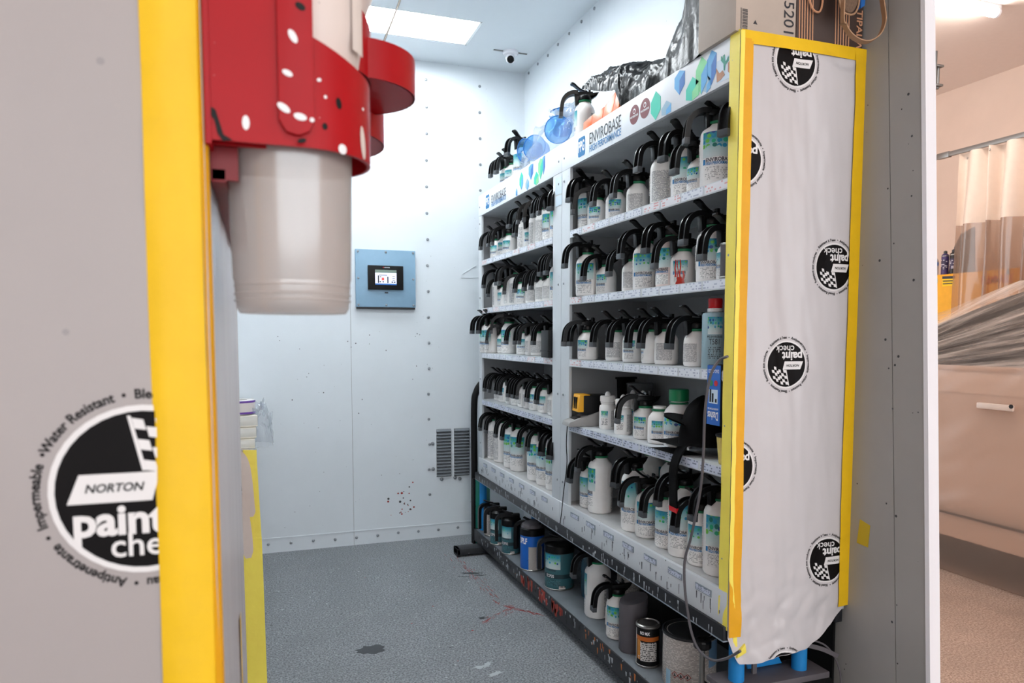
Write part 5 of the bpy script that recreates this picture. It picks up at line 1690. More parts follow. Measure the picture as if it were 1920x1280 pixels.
# film on the near end of the rack ------------------------------------------
YP = YN - .002
fr = thing('rack_end_film', 'white printed masking film taped in yellow over the near rack end', 'masking film', (1.52, YP, .4))
zbp = [(1.297, .47), (1.315, .42), (1.335, .385), (1.37, .378), (1.50, .392), (1.585, .395), (1.60, .40), (1.743, .52), (1.76, .53)]
def zbot(x):
    for (a, za), (b, zb) in zip(zbp, zbp[1:]):
        if a <= x <= b:
            return za + (zb - za) * (x - a) / (b - a)
    return .5
def dispR(x, z):
    low = max(0, (.80 - z) / .42)
    d = .003 + .006 * (nz(x * 7, z * 1.1, 1) + .5) + .004 * nz(x * 16 + z * 1.3, z * 2.2, 4) + .0035 * abs(nz(x * 6 + z * 5, z * 3.5 - x * 2, 7)) + .0018 * nz(x * 38 + z * 4, z * 9, 11)
    d += low * (.018 * abs(nz(x * 13 + z * 2, z * 4, 2)) + .012 * abs(nz(x * 9 - z * 11, z * 9 + x * 5, 5)) + .005 * nz(x * 34, z * 26, 6))
    edge = min(1, max(0, min(x - 1.30, 1.743 - x, 2.22 - z)) / .05)
    return max(.0006, d * (.15 + .85 * edge))
fnR = lambda x, z, layer: (x, YP - dispR(x, z) - .0006 * layer, z)
bw(MB().grid(90, 260, lambda s, q: fnR(1.298 + .446 * s, zbot(1.298 + .446 * s) + (2.221 - zbot(1.298 + .446 * s)) * q, 0)), 'film_sheet', FILM, fr, ang=180)
clipR = lambda X, Z: (max(1.302, min(1.742, X)), min(2.2185, max(zbot(max(1.30, min(1.742, X))) + .002, Z)))
for (u, v) in ((1488, 118), (1386, 300), (1560, 501), (1471, 683), (1374, 876), (1547, 1048), (1463, 1258)):
    p = at('Y', YP, u, v)
    logo(fr, fr.location, p.x, p.z, .0675, True, fnR, clipR)
# tape borders (each a strip of its own)
def strip_xz(x0, x1, z0, z1, lift, n, m, xf=lambda x, z: x):
    bw(MB().grid(3, n, lambda s, q: (xf(x0 + (x1 - x0) * s, z0 + (z1 - z0) * q), YP - .002 - lift - dispR(x0 + (x1 - x0) * s, z0 + (z1 - z0) * q) - .0015, z0 + (z1 - z0) * q)), 'tape', m, fr, ang=180)
strip_xz(1.298, 1.336, .47, 2.20, .0012, 90, TAPEO, lambda x, z: x + (.004 * nz(z * 3, 1, 0)) + (.02 * max(0, .62 - z)))
strip_xz(1.298, 1.745, 2.186, 2.223, .0018, 12, TAPE)
strip_xz(1.702, 1.747, .515, 2.21, .0012, 90, TAPE, lambda x, z: x + .003 * nz(z * 3, 5, 0))
# outer strip folded round the front corner onto the cabinet stile
bw(MB().grid(3, 120, lambda s, q: (XF - .0035 - .002 * abs(nz(q * 14, s * 2, 3)), YP - .002 + .046 * s + (.004 * nz(q * 11, 2, 0) if s > .9 else 0), .49 + (2.225 - .49) * q), flip=True), 'tape', TAPEL, fr, ang=180)
bw(MB().grid(2, 60, lambda s, q: (1.2955 + .012 * s + .03 * max(0, .12 - q) * 6, YP - .0055 - .004 * abs(nz(q * 20, 1, 3)) - .003 * s, .44 + 1.78 * q)), 'tape', TAPEL, fr, ang=180)
# gathered tape end at the lower corner
p = at('Y', YP, 1385, 1222)
bw(MB().hexa([(p.x - .014, YP - .012, p.z - .014), (p.x + .02, YP - .012, p.z), (p.x + .02, YP, p.z), (p.x - .014, YP, p.z - .014)], [(p.x - .014, YP - .016, p.z + .0), (p.x + .012, YP - .016, p.z + .03), (p.x + .012, YP, p.z + .03), (p.x - .014, YP, p.z)]), 'tape_end', TAPEL, fr, bevel=.003)
# scrap of tape stuck on the wall
p = at('X', XW, 1621, 1003)
sc = thing('tape_scrap', 'small yellow tape scrap stuck on the shade-toned wall end', 'tape', (XW, p.y, p.z))
a = [at('X', XW, *q) for q in ((1613, 973), (1632, 985), (1628, 1026), (1607, 1017))]
bw(MB().prism([(q.y, q.z) for q in a], .001, lambda y, z, h: (XW - .0005 - h, y, z)), 'strip', mat('faded_tape', srgb(196, 170, 40), .6), sc, smooth=False)

# ------------------------------------------------------------------ wrapped cabinet at the left, close to the camera
YLF, XLF = .680, -.039
lc = thing('wrapped_cabinet', 'tall cabinet wrapped in printed white film with yellow taped corner', 'cabinet', (-.38, 1.08, 0))
bw(MB().box(-.74, XLF - .004, YLF + .004, 1.48, 0, 2.3), 'body', RACKIN, lc, bevel=.003)
def dispL(x, z):
    return .002 + .004 * (nz(x * 5 + z * 1.5, z * .8, 1) + .5) + .0012 * nz(x * 14, z * 4, 3)
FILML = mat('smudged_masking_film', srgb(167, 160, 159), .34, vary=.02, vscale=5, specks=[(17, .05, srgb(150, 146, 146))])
fnL = lambda x, z, layer: (x, YLF - dispL(x, z) - .0006 * layer, z)
bw(MB().grid(40, 90, lambda s, q: fnL(-.742 + (.742 + XLF) * s, .02 + 2.26 * q, 0)), 'film_sheet', FILML, lc, ang=180)
p = at('Y', YLF, 274, 914)
clipL = lambda X, Z: (min(X, -.0425), Z)
logo(lc, lc.location, p.x, p.z, .068, False, fnL, clipL)
logo(lc, lc.location, p.x - .30, p.z + .33, .068, False, fnL)
# yellow tape down the corner: camera-side strip and the wrapped edge
bw(MB().grid(6, 90, lambda s, q: (-.0855 + .0435 * s + .0015 * nz(q * 9, 3, 0), YLF - .0095 - .003 * abs(nz(s * 3, q * 16, 2)) + .004 * (abs(s - .5) * 2) ** 3, .02 + 2.26 * q)), 'tape', TAPE, lc, ang=180)
bw(MB().grid(4, 90, lambda s, q: (-.042 + .006 * math.sin(s * PI / 2), YLF - .007 + .012 * s + .002 * nz(q * 14, 8, 1), .02 + 2.26 * q)), 'tape', TAPEO, lc, ang=180)
# film on the aisle side
bw(MB().grid(30, 60, lambda s, q: (XLF + .0015 + .003 * (nz(s * 9, q * 3, 4) + .5), YLF + .006 + .79 * s, .02 + 2.26 * q), flip=True), 'side_film', FILM, lc, ang=180)
bw(MB().grid(2, 30, lambda s, q: (XLF + .006, 1.05 + .04 * s + .1 * (1 - q), .02 + .95 * q), flip=True), 'side_tape', TAPE, lc, ang=180)

# ------------------------------------------------------------------ red cup dispensers on the aisle side
def raycyl(u, v, cx, cy, r):
    d = _F + _R * ((u - 960) / FPX) - _U * ((v - CYPX) / FPX)
    a = d.x ** 2 + d.y ** 2
    b = -2 * (d.x * cx + d.y * cy)
    c = cx * cx + cy * cy - r * r
    q = b * b - 4 * a * c
    if q < 0:
        return None
    t = (-b - math.sqrt(q)) / (2 * a)
    return Vector((0, 0, EYE)) + d * t
TX, TY, TR = .040, .744, .070
ZB = at('Y', .674, 480, 268).z
dA = thing('cup_dispenser', 'red paint-speckled plastic cup dispenser hung by the taped corner', 'dispenser', (TX, TY, ZB))
ZTA = 1.92
# wall outline: flat front plate then the round shell
out = [(XLF + .002, TY - TR)] + [(XLF + .002 + (TX - XLF - .002) * i / 6, TY - TR) for i in range(1, 6)]
arc = [(TX + TR * math.cos(R(a)), TY + TR * math.sin(R(a))) for a in range(-90, 91, 9)]
zc0 = at('Y', .700, 600, 118).z
def ztop_arc(i):
    # cut-away rim drops towards the aisle
    t = min(1, i / 9)
    if i < 1:
        return ZTA
    hi = at('Y', .676, 585, 60).z
    lo = at('Y', .742, 692, 172).z
    return lo + (hi - lo) * (1 - math.sin(t * PI / 2)) ** 1.0
m = MB()
pts = out + arc
tops = [ZTA] * len(out) + [ztop_arc(i) for i in range(len(arc))]
def inner(i):
    x, y = pts[i]
    if i < len(out):
        return (x, y + .0035)
    a = math.atan2(y - TY, x - TX)
    return (TX + (TR - .0035) * math.cos(a), TY + (TR - .0035) * math.sin(a))
vs = []
for i, (x, y) in enumerate(pts):
    ix, iy = inner(i)
    vs += [(x, y, ZB), (x, y, tops[i]), (ix, iy, tops[i]), (ix, iy, ZB)]
fs = []
for i in range(len(pts) - 1):
    a, b = 4 * i, 4 * i + 4
    fs += [(a, b, b + 1, a + 1), (a + 1, b + 1, b + 2, a + 2), (a + 2, b + 2, b + 3, a + 3), (a + 3, b + 3, b, a)]
m.add(vs, fs)
bw(m, 'shell', RED, dA, ang=30)
bw(MB().box(XLF + .001, XLF + .006, .672, 1.26, ZB - .004, ZTA), 'back_plate', RED, dA, bevel=.001)
bw(MB().box(XLF + .006, XLF + .05, .69, .694, ZB, ZTA).box(XLF + .006, TX + .02, TY + TR - .004, TY + TR, ZB, ZB + .2), 'web', RED, dA, smooth=False)
xr0, xr1 = at('Y', .672, 521, 150).x, at('Y', .672, 588, 150).x
zr = at('Y', .67, 550, 252).z
rr = .006
prf = [(xr0, ZTA), (xr0, zr + .012), (xr0 + .006, zr + .002), (xr0 + .014, zr), (xr1 - .012, zr), (xr1 - .004, zr + .004), (xr1, zr + .012), (xr1, ZTA)]
bw(MB().prism(prf, .006, lambda x, z, h: (x, TY - TR - h + .001, z)), 'front_rib', RED, dA, bevel=.0012)
# ribbed rail under the dispensers, along the cabinet side
rl = bw(MB().box(XLF + .003, XLF + .016, .70, 1.26, ZB - .03, ZB - .018), 'mount_rail', REDD, dA, bevel=.001)
for k in range(9):
    y = .70 + k * .065
    bw(MB().box(XLF + .003, XLF + .026, y, y + .006, ZB - .028, ZB + .002), 'rail_rib', REDD, dA, smooth=False)
# splashes of paint
def splash(u, v, w, h, mt, rot=0.):
    if u < 520:
        p, n = at('Y', TY - TR, u, v), Vector((0, -1, 0))
    elif u < 588:
        p, n = at('Y', TY - TR - .005, u, v), Vector((0, -1, 0))
    else:
        p = raycyl(u, v, TX, TY, TR)
        if p is None:
            return
        n = Vector((p.x - TX, p.y - TY, 0)).normalized()
    sx = n.cross(Vector((0, 0, 1))) * -1
    uz = Vector((0, 0, 1))
    k = .70 / FPX
    mm = MB()
    n_ = 12
    vs = [p + n * .0012] + [p + n * .0004 + sx * (w * k * math.cos(2 * PI * i / n_) * math.cos(rot) - h * k * math.sin(2 * PI * i / n_) * math.sin(rot)) + uz * (w * k * math.cos(2 * PI * i / n_) * math.sin(rot) + h * k * math.sin(2 * PI * i / n_) * math.cos(rot)) for i in range(n_)]
    mm.add(vs, [(0, 1 + i, 1 + (i + 1) % n_) for i in range(n_)])
    bw(mm, 'paint_splash', mt, dA)
for q in ((549, 68, 6, 12, INKW, .5), (539, 137, 9, 5, INKW, -.4), (532, 202, 12, 6, INKW, -.6), (563, 219, 11, 6, INKW, -.2), (461, 230, 6, 12, INKW, 0), (598, 150, 4, 3, INKW, .4),
          (563, 12, 9, 6, BLKM, -.5), (635, 194, 6, 10, BLKM, .2), (609, 237, 5, 6, BLKM, 0), (566, 264, 8, 4, BLKM, .3), (642, 280, 9, 9, INKW, 0), (680, 268, 9, 30, CUPW, .15), (610, 182, 3, 3, INKW, 0), (585, 225, 4, 4, INKW, 0), (680, 205, 3, 3, INKW, 0)):
    splash(*q)
bl = [at('Y', TY - TR - .001, *q) for q in ((396, 200), (404, 205), (412, 230), (419, 252), (436, 262), (418, 264), (408, 250), (402, 225), (393, 212))]
bw(MB().prism([(q.x, q.z) for q in bl], .0008, lambda x, z, h: (x, TY - TR - .0002 - h, z)), 'paint_splash', BLKM, dA, smooth=False)
# stack of printed cups inside, clear cup below
cs = thing('printed_cup_stack', 'stack of white printed cups inside the near red dispenser', 'cups', (TX, TY, 1.60))
MB().lathe([(.056, 0), (.0635, .05), (.0655, .30), (.064, .305), (0, .305)], 34).build('cup_wall', CUPW, cs)
patch(.0662, R(-42), R(-24), .03, .24, 6).build('barcode', BARCODE, cs)
cA = thing('mixing_cup', 'translucent plastic mixing cup sticking out under the red dispenser', 'cup', (.034, .745, 1.386))
MB().lathe([(0, .004), (.045, .004), (.050, .001), (.053, .006), (.0545, .03), (.0548, .032), (.0556, .034), (.0585, .168), (.0605, .168), (.0605, .170), (.0575, .170), (.0545, .036), (.0525, .01), (.048, .0065), (0, .0065)], 48).build('cup_wall', CUPCLR, cA)
for z in (.012, .018, .026):
    MB().lathe([(.0545, z), (.0553, z + .001), (.0545, z + .002)], 40).build('step_ring', CUPCLR, cA)
ZB2 = at('Y', .97, 785, 195).z
dB = thing('cup_dispenser', 'red round cup holder with a projecting ring beyond the near dispenser', 'dispenser', (.06, .93, ZB2))
def shell(root, cx, cy, r, z0, zt, name, bottom=True, m=RED, n=36):
    mm = MB()
    vs, fs = [], []
    for i in range(n):
        a = 2 * PI * i / n
        c, s = math.cos(a), math.sin(a)
        z1 = zt(a)
        vs += [(cx + r * c, cy + r * s, z0), (cx + r * c, cy + r * s, z1), (cx + (r - .003) * c, cy + (r - .003) * s, z1), (cx + (r - .003) * c, cy + (r - .003) * s, z0)]
    for i in range(n):
        a, b = 4 * i, 4 * ((i + 1) % n)
        fs += [(a, b, b + 1, a + 1), (a + 1, b + 1, b + 2, a + 2), (a + 2, b + 2, b + 3, a + 3), (a + 3, b + 3, b, a)]
    mm.add(vs, fs)
    if bottom:
        mm.lathe([(r - .001, 0), (r - .001, .003)], n, (cx, cy, z0))
    bw(mm, name, m, root, ang=30)
shell(dB, .055, .93, .085, ZB2, lambda a: ZB2 + .075 + .03 * math.cos(a + 2.3), 'holder')
shell(dB, .126, .97, .077, ZB2 + .0005, lambda a: ZB2 + .047, 'ring')
bw(MB().box(XLF + .006, .0, .88, 1.0, ZB2, ZB2 + .2), 'bracket', RED, dB, bevel=.002)
cs2 = thing('printed_cup_stack', 'stack of white cups in the farther red round holder', 'cups', (.055, .93, ZB2 + .01))
MB().lathe([(.06, 0), (.074, .03), (.080, .075), (.090, .10), (.093, .16), (.093, .3), (0, .3)], 34).build('cup_wall', CUPW, cs2)
patch(.0938, R(-40), R(-20), .12, .28, 5).build('barcode', BARCODE, cs2)
ZB3 = at('Y', 1.1, 728, 282).z
dC = thing('cup_dispenser', 'lowest red round cup holder under the projecting ring', 'dispenser', (.06, 1.12, ZB3))
shell(dC, .078, 1.10, .105, ZB3, lambda a: ZB3 + .045, 'holder')
bw(MB().box(XLF + .006, .0, 1.05, 1.15, ZB3, ZB3 + .05), 'bracket', RED, dC, bevel=.002)
wp = [at('Y', 1.6, *q) for q in ((772, -60), (750, 0), (735, 40), (722, 72), (712, 100), (706, 125))]
hw_ = thing('hanging_wire', 'thin grey wire hanging in front of the ceiling fixture', 'wire', tuple(wp[-1]))
bw(MB().tube(catmull([Vector((at('Y', 1.6, 830, -240).x + .06, 1.6, ZC)), at('Y', 1.6, 830, -240)] + wp, 5), .0022, 6), 'strand', STEEL, hw_)

# ------------------------------------------------------------------ work counter
YC = 2.55
ZCN = at('Y', YC, 470, 843).z
ct = thing('work_counter', 'film-wrapped work counter with yellow taped edge along the left', 'counter', (-.37, 3.6, 0))
bw(MB().box(-.74, -.04, YC + .006, 4.69, 0, ZCN - .02), 'body', RACKIN, ct, smooth=False)
bw(MB().box(-.74, -.036, YC, 4.69, ZCN - .02, ZCN), 'top', FILM, ct, bevel=.002)
rows_ = [(843, 455, 481), (870, 458, 482), (900, 462, 484), (950, 465, 487), (1000, 466, 490), (1012, 452, 491), (1060, 449, 493), (1140, 448, 496), (1280, 448, 501), (1500, 446, 508)]
def tapeg(s, q):
    f_ = q * (len(rows_) - 1)
    i = min(int(f_), len(rows_) - 2)
    t_ = f_ - i
    v = rows_[i][0] * (1 - t_) + rows_[i + 1][0] * t_
    a = rows_[i][1] * (1 - t_) + rows_[i + 1][1] * t_
    b = rows_[i][2] * (1 - t_) + rows_[i + 1][2] * t_
    p = at('Y', YC - .006, a + (b - a) * s, v)
    return (p.x, YC - .008 - .004 * abs(nz(s * 4, q * 18, 1)), max(p.z, .01))
bw(MB().grid(5, 60, tapeg, flip=True), 'tape', TAPEL, ct, ang=180)
bw(MB().grid(2, 60, lambda s, q: (tapeg(1, q)[0] - .002 * s, tapeg(1, q)[1] + .04 * s, tapeg(1, q)[2])), 'tape', TAPEL, ct, ang=180)
bw(MB().grid(10, 40, lambda s, q: (-.42 + .37 * s, YC - .002 - .004 * abs(nz(s * 6, q * 6, 1)), .02 + (ZCN - .02) * q)), 'film_sheet', FILM, ct, ang=180)
fnC = lambda x, z, layer: (x, YC - .0065 - .0004 * layer, z)
for (u, v) in ((430, 890), (428, 1140)):
    p = at('Y', YC, u, v)
    logo(ct, ct.location, p.x, p.z, .068, True, fnC)
bw(MB().grid(40, 20, lambda s, q: (-.038 + .004 * nz(s * 20, q * 5, 1), YC + 2.1 * s, .02 + (ZCN - .02) * q), flip=True), 'side_film', FILM, ct, ang=180)
# beige curved spreaders hanging on the counter end
def spreader(pix, lab, dy):
    P = [at('Y', YC - .02 - dy, *q) for q in pix]
    t = thing('beige_spreader', lab, 'spreader', tuple(P[-1]))
    m = MB().sweep(catmull(P, 6), [(-.016, -.004), (.016, -.004), (.016, .004), (-.016, .004)], (0, 0, 1) if False else None)
    # flat ribbon in the counter end's plane
    C = catmull(P, 6)
    m = MB()
    for lay, fl_ in ((0, False), (.007, True)):
        def rb_(s, q, lay=lay):
            f_ = q * (len(C) - 1)
            i = min(int(f_), len(C) - 2)
            c = C[i].lerp(C[i + 1], f_ - i)
            tt = (C[i + 1] - C[i]).normalized()
            n = Vector((tt.z, 0, -tt.x)).normalized()
            wv = .019 * (1 - .1 * q) * (1 if q < .93 else 1 - (q - .93) * 7)
            return c + n * (s - .5) * 2 * wv + Vector((0, -lay, 0))
        m.grid(4, 36, rb_, flip=fl_)
    bw(m, 'blade', BEIGEP, t)
    return t
spreader(((425, 850), (443, 852), (456, 868), (463, 905), (467, 945), (470, 968)), 'upper beige curved plastic spreader hanging on the counter end', 0)
spreader(((430, 922), (444, 932), (455, 960), (462, 1000), (466, 1045)), 'lower beige curved plastic spreader hanging on the counter end', .012)
# wrapped stack on the counter
FOAM = mat('cream_foam', srgb(240, 238, 226), .8, vary=.06, vscale=40)
for i, (h0, h1, lab) in enumerate(((0, .034, 'lowest cream foam pad in the wrapped stack on the counter'), (.035, .072, 'middle cream foam pad in the wrapped stack on the counter'), (.073, .112, 'top square cream foam pad in the wrapped stack on the counter'))):
    t = thing('foam_pad', lab, 'pad', (-.08, YC + .085, ZCN + h0), .1 * i)
    MB().box(-.062, .062, -.062, .062, 0, h1 - h0).build('pad', FOAM, t, bevel=.005)
    MB().box(-.0635, .0635, -.0635, .0635, .004, h1 - h0 - .002).build('wrap', WRAP, t, bevel=.006)
t = thing('tape_roll', 'white round roll with purple edge on top of the foam pads', 'roll', (-.07, YC + .085, ZCN + .116))
MB().lathe([(.03, 0), (.054, 0), (.055, .002), (.055, .044), (.054, .046), (.03, .046), (.03, 0)], 30).build('roll', FILMWHT, t)
MB().lathe([(.0552, .0), (.0562, .001), (.0562, .006), (.0552, .007)], 30).lathe([(.0552, .038), (.0562, .039), (.0562, .044), (.0552, .045)], 30).build('edge_band', mat('purple_edge', srgb(110, 70, 170), .5), t)
t = thing('wrap_bundle', 'crumpled clear plastic wrap beside the foam pads on the counter', 'wrap', (-.01, YC + .1, ZCN))
def crum(s, q):
    a = 2 * PI * s
    e = q * PI / 2
    r = 1 + .35 * nz(5 * math.cos(a), 5 * math.sin(a), 5 * q) + .2 * nz(13 * math.cos(a), 13 * math.sin(a), 11 * q)
    return (.038 * r * math.cos(a) * math.cos(e) ** .5 + .012, .07 * r * math.sin(a) * math.cos(e) ** .5, .002 + .13 * r * math.sin(e))
MB().grid(30, 12, crum).build('sheet', WRAP, t, ang=180)

# ------------------------------------------------------------------ garage side
# bracket on the wall end
p = at('X', XW + .04, 1752, 140)
hg = thing('door_keeper', 'worn steel keeper bracket on the outer edge of the white trim', 'bracket', (XW + .036, p.y, p.z - .06))
hx, hy, hz = XW + .036, ye(p.z), p.z
bw(MB().box(hx, hx + .004, hy - .012, hy + .04, hz - .062, hz + .062), 'plate', STEEL, hg, bevel=.001)
for dz in (-.03, .022):
    bw(MB().box(hx + .004, hx + .032, hy - .01, hy + .02, hz + dz, hz + dz + .006), 'arm', STEEL, hg, bevel=.001)
bw(MB().cyl((hx + .024, hy + .004, hz - .034), (hx + .024, hy + .004, hz + .03), .006, 12), 'pin', STEEL, hg)
for dz in (-.052, .052):
    o = link('screw', BOLTME, hg)
    o.location = Vector((hx + .004, hy + .015, hz + dz)) - hg.location
    o.rotation_euler = (0, PI / 2, 0)
    o.scale = (.6, .6, .6)

# curtain rail and curtain
XR = 5.9
ZR = at('X', XR, 1808, 285).z
rl = thing('curtain_rail', 'grey steel curtain rail hung across the garage', 'rail', (XR, 3.5, ZR))
bw(MB().box(XR - .015, XR + .015, .5, 7.5, ZR - .005, ZR + .035), 'track', STEEL, rl, bevel=.002)
bw(MB().box(XR - .02, XR + .02, 4.93, 5.05, ZR - .01, ZR + .04), 'joiner', STEEL, rl, bevel=.002)
for y in (1, 3, 6):
    bw(MB().cyl((XR, y, ZR + .03), (XR, y, ZG), .008, 8), 'hanger_rod', STEEL, rl)
cu = thing('vinyl_curtain', 'cream topped clear vinyl strip curtain bunched on the rail', 'curtain', (XR, 4.0, 0))
YC0 = at('X', XR, 1806, 285).y
ZH = at('X', XR, 1800, 422).z
def cur(y01, z):
    # y01: 0 at the free end
    y = YC0 - 2.3 * y01
    k = y01 * 2.3 / .165
    low = (ZR - z) / 2.5
    amp = .055 + .035 * nz(y01 * 9, 0, 2) + .02 * low
    ph = 2 * PI * k + 1.6 * nz(y01 * 11, z * .5, 4)
    yy = y + .03 * math.sin(ph * .5 + 1) + .05 * low * (1 - y01)
    return (XR + amp * math.sin(ph) + .02 * nz(y01 * 30, z * 2, 1), yy, z)
bw(MB().grid(190, 12, lambda s, q: cur(s, ZH + (ZR - .01 - ZH) * q)), 'cream_header', CREAM, cu, ang=180)
bw(MB().grid(190, 20, lambda s, q: cur(s, .25 + (ZH - .25) * q)), 'clear_panel', VINYL, cu, ang=180)
for k in range(9):
    c = cur(k * .11 + .02, ZR - .05)
    bw(MB().lathe([(.006, -.004), (.011, 0), (.006, .004)], 12, c, Matrix.Rotation(PI / 2, 3, 'Y')), 'grommet', STEEL, cu)
# yellow safety cabinet
XCB = 6.25
zt_ = at('X', XCB, 1760, 515).z
ya = at('X', XCB, 1745, 560).y + .5
yc_ = thing('safety_cabinet', 'yellow flammables safety cabinet behind the curtain', 'cabinet', (6.5, ya - 1, 0))
bw(MB().box(XCB, 6.75, ya - 2.2, ya, .05, zt_), 'body', YCAB, yc_, bevel=.008)
for y0_, y1_ in ((ya - 1.09, ya - .01), (ya - 2.19, ya - 1.11)):
    bw(MB().box(XCB - .012, XCB, y0_, y1_, .08, zt_ - .03), 'door', YCAB, yc_, bevel=.004)
for y in (ya - 2.1, ya - .1):
    bw(MB().box(6.3, 6.36, y - .03, y + .03, 0, .05).box(6.64, 6.7, y - .03, y + .03, 0, .05), 'foot', STEEL, yc_, smooth=False)
XD = XCB - .013
def cabtext(s, q0, q1, mt, hk=1.2):
    a, b = at('X', XD, *q0), at('X', XD, *q1)
    g, k = fit_text(s, a.y, b.y, bold=.02)
    bw(MB().geo(g, lambda x, y: (XD - .002, (a.y + b.y) / 2 - x * k, (a.z + b.z) / 2 + y * k * hk)), 'lettering', mt, yc_, smooth=False)
def cabpoly(pts, mt, lay=0):
    P = [at('X', XD, *q) for q in pts]
    bw(MB().prism([(q.y, q.z) for q in P], .001, lambda y, z, h: (XD - .0005 - .0006 * lay - h, y, z)), 'decal', mt, yc_, smooth=False)
cabtext('FLAMMABLE', (1840, 525), (1899, 523), mat('decal_red', srgb(190, 70, 40), .5), 1.9)
cabpoly(((1890, 502), (1894, 514), (1886, 514)), INKD)
cabpoly(((1767, 518), (1790, 517), (1789, 535), (1767, 537)), mat('decal_yellow', srgb(250, 205, 30), .5))
cabpoly(((1767, 518), (1790, 517), (1790, 522), (1767, 523)), INKD, 1)
cabpoly(((1768, 526), (1788, 525), (1788, 527), (1768, 528)), INKD, 1)
cabpoly(((1768, 531), (1786, 530), (1786, 532), (1768, 533)), INKD, 1)
cabpoly(((1743, 524), (1758, 522), (1758, 530), (1743, 532)), mat('decal_blue', srgb(80, 180, 200), .5))
cabpoly(((1743, 532), (1754, 530), (1752, 539), (1743, 540)), FILMWHT)
def spray(u, lab, mt, h=.2, r=.033):
    y = at('X', XCB + .06, u, 515).y
    t = thing('spray_can', lab, 'spray can', (XCB + .06, y, zt_))
    lathe_part(t, 'body', [(r, 0), (r, h * .78), (r * .9, h * .84), (r * .5, h * .88), (r * .45, h * .9)], mt, 20)
    lathe_part(t, 'cap', [(r * .5, h * .88), (r * .5, h * .97), (r * .3, h), (0, h)], TIPG, 14)
    patch(r + .0006, PI - .6, PI + 1.3, h * .2, h * .62, 8).build('label', MATS_PR2, t)
    lathe_part(t, 'rim', [(r, h * .76), (r + .001, h * .77), (r + .001, h * .79), (r, h * .8)], TINM, 20)
MATS_PR2 = print_mat('spray_print', srgb(60, 50, 80), srgb(200, 195, 205), 7, 5, .6)
spray(1771, 'purple spray can on the yellow safety cabinet', mat('purple_can', srgb(70, 54, 104), .35), .23)
spray(1786.5, 'black spray can on the yellow safety cabinet', mat('black_can', srgb(42, 38, 40), .35), .235)
y = at('X', XCB + .06, 1752, 515).y
t = thing('water_bottle', 'clear water bottle with blue label on the yellow safety cabinet', 'bottle', (XCB + .06, y, zt_))
lathe_part(t, 'body', [(0, .003), (.03, 0), (.033, .006), (.033, .13), (.028, .155), (.013, .175), (.013, .185)], PETCLR, 22)
lathe_part(t, 'label', [(.0336, .095), (.0336, .13)], mat('water_label', srgb(70, 110, 190), .4), 22)
lathe_part(t, 'cap', [(.0145, .182), (.0145, .196), (0, .197)], BOTW, 14)
t = thing('car_fender', 'dark grey curved fender leaning behind the curtain on the safety cabinet', 'fender', (XCB + .2, at('X', XCB + .2, 1797, 515).y, zt_))
P = [at('X', XCB + .2, *q) for q in ((1778, 514), (1781, 490), (1790, 460), (1802, 438), (1826, 425), (1826, 514))]
bw(MB().prism([(q.y, max(q.z, zt_)) for q in P], .02, lambda y, z, h: (XCB + .2 + h, y, z)), 'sheet', GREYP, t, bevel=.002)

# ------------------------------------------------------------------ car under plastic
XS, XM = 3.70, 4.60
car = thing('parked_car', 'beige parked car masked under plastic sheeting', 'car', (XM, 2.4, 0))
def roofz(y):
    pts = [(.2, 1.1), (.35, 1.2), (.8, 1.62), (1.4, 1.70), (2.3, 1.71), (2.85, 1.63), (3.43, 1.40), (4.0, 1.20), (4.3, 1.14), (4.9, 1.02), (5.1, .8)]
    for (a, za), (b, zb) in zip(pts, pts[1:]):
        if a <= y <= b:
            return za + (zb - za) * (y - a) / (b - a)
    return 1.1
def beltz(y):
    return min(1.195, roofz(y) - .005)
def lowx(y, z):
    # side surface offset inwards
    e = 0.
    if y > 4.5:
        e += .25 * ((y - 4.5) / .6) ** 2
    if y < .6:
        e += .2 * ((.6 - y) / .4) ** 2
    return XS + e + (.05 * ((.5 - z) / .2) ** 2 if z < .5 else 0) + (.03 * ((z - 1.0) / .2) ** 2 if z > 1.0 else 0)
for s in (0, 1):
    fx = (lambda x: x) if s == 0 else (lambda x: 2 * XM - x)
    bw(MB().grid(60, 14, lambda a, q: (fx(lowx(.2 + 4.9 * a, .32 + (beltz(.2 + 4.9 * a) - .32) * q)), .2 + 4.9 * a, .32 + (beltz(.2 + 4.9 * a) - .32) * q), flip=bool(s)), 'body_side', CARP, car, ang=180)
    def gh(a, q):
        y = .3 + 3.6 * a
        zb, zr_ = beltz(y), max(beltz(y) + .002, roofz(y) - .02)
        z = zb + (zr_ - zb) * q
        return (fx(lowx(y, zb) + .03 + .27 * (z - zb) / .5), y, z)
    bw(MB().grid(40, 6, gh, flip=bool(s)), 'side_window', GLASSD, car, ang=180)
def top(a, q):
    y = .2 + 4.9 * a
    zb = beltz(y)
    zr_ = roofz(y)
    xin = lowx(y, zb) + .03 + .27 * max(0, zr_ - .02 - zb) / .5
    return (xin + (2 * XM - 2 * xin) * q, y, zr_ - .02 + .03 * math.sin(q * PI))
bw(MB().grid(60, 10, top), 'roof_and_bonnet', CARP, car, ang=180)
bw(MB().box(XS + .3, 2 * XM - XS - .3, .35, 4.95, .3, .5).box(XS + .12, 2 * XM - XS - .12, .25, 5.0, .45, .95), 'underbody', BLKM, car, smooth=False)
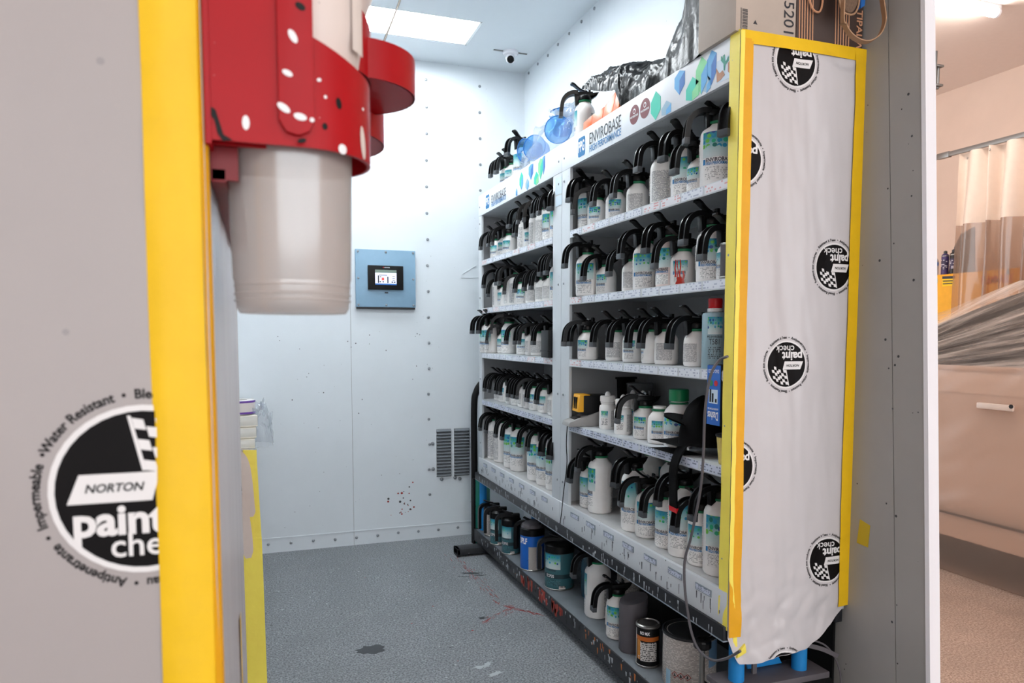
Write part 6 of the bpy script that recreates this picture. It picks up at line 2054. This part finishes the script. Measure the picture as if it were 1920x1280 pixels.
for (x, y) in ((XS + .02, 1.1), (XS + .02, 4.05), (2 * XM - XS - .22, 1.1), (2 * XM - XS - .22, 4.05)):
    w_ = bw(MB().lathe([(.2, 0), (.33, 0), (.35, .03), (.35, .17), (.33, .2), (.2, .2)], 30, (x, y, .35), Matrix.Rotation(PI / 2, 3, 'Y')), 'wheel', TYRE, car)
    bw(MB().lathe([(0, .02), (.2, .01), (.21, .02), (.21, .18), (0, .18)], 24, (x, y, .35), Matrix.Rotation(PI / 2, 3, 'Y')), 'rim', TINM, w_, off=car.location)
ph = at('X', XS, 1875, 762)
hd = bw(MB().box(XS - .045, XS - .018, ph.y - .10, ph.y + .10, ph.z - .016, ph.z + .016).box(XS - .02, XS + .01, ph.y - .09, ph.y - .07, ph.z - .01, ph.z + .01).box(XS - .02, XS + .01, ph.y + .07, ph.y + .09, ph.z - .01, ph.z + .01), 'door_handle', mat('handle_paint', srgb(232, 214, 202), .3), car, bevel=.006)
pk = at('X', XS - .045, 1896, 762)
bw(MB().cyl((XS - .048, pk.y, pk.z), (XS - .044, pk.y, pk.z), .011, 14), 'key_lock', DARKTIN, hd, off=car.location)
bw(MB().box(XS + .012, XS + .04, .5, 3.9, 1.175, 1.2), 'belt_trim', mat('belt_trim_beige', srgb(214, 190, 172), .4), car, bevel=.003)
bw(MB().box(XS - .004, XS + .012, .6, 4.6, .352, .362), 'sill_seam', BLKM, car, smooth=False)
bw(MB().box(XS + .01, XS + .08, .8, 4.4, .22, .352), 'sill', CARP, car, bevel=.01)
bw(MB().box(XS - .003, XS + .004, .7, 4.5, 1.05, 1.056), 'crease', CARP, car, smooth=False)

cvr = thing('car_cover', 'wrinkled plastic masking sheet draped over the car windows and side', 'cover', (XM - .6, 2.6, 0))
def fold(y, z):
    a = math.atan2(z - 1.12, 3.75 - y)
    r = math.hypot(z - 1.12, 3.75 - y)
    rg = lambda u, v, w: 1 - 2 * abs(nz(u, v, w))
    return .030 * rg(a * 9, r * .7, 3) + .022 * rg(a * 22, r * 1.2, 8) + .008 * nz(a * 60, r * 3, 2) - .02
def upper(a, q):
    y = .35 + 4.0 * a
    zb = beltz(y) - .01
    zr_ = roofz(y) + .035
    z = zb + max(.01, zr_ - zb) * q
    x = lowx(y, zb) + .01 + .26 * max(0, (z - zb)) / .5 * (1 if q < .99 else 1.0) - .02
    return (x - fold(y, z) * min(1, q * 6), y, z)
bw(MB().grid(200, 110, upper), 'window_sheet', COVER, cvr, ang=180)
def over(a, q):
    y = .35 + 4.0 * a
    x0 = upper(a, 1)[0]
    return (x0 + (2 * XM - 2 * x0) * q, y, roofz(y) + .035 + .025 * math.sin(q * PI) + .006 * nz(y * 6, q * 20, 2) * math.sin(q * PI))
bw(MB().grid(60, 24, over), 'roof_sheet', COVER, cvr, ang=180)
def drape(a, q):
    y = .5 + 4.2 * a
    z = .003 + 1.20 * q
    x = XS - .022 + .03 * max(0, (z - 1.0) / .2) ** 2 - .004 + (.085 * ((.34 - z) / .34) if z < .34 else 0)
    return (x - .012 * (abs(nz(y * 2.2 + z * 2.6, z * 2.5 - y, 2)) + .2) - .007 * nz(y * 6 + z * 8, z * 5, 6) - .003 * nz(y * 16 + z * 20, z * 9, 1), y, z)
bw(MB().grid(130, 70, drape), 'side_sheet', DRAPE, cvr, ang=180)
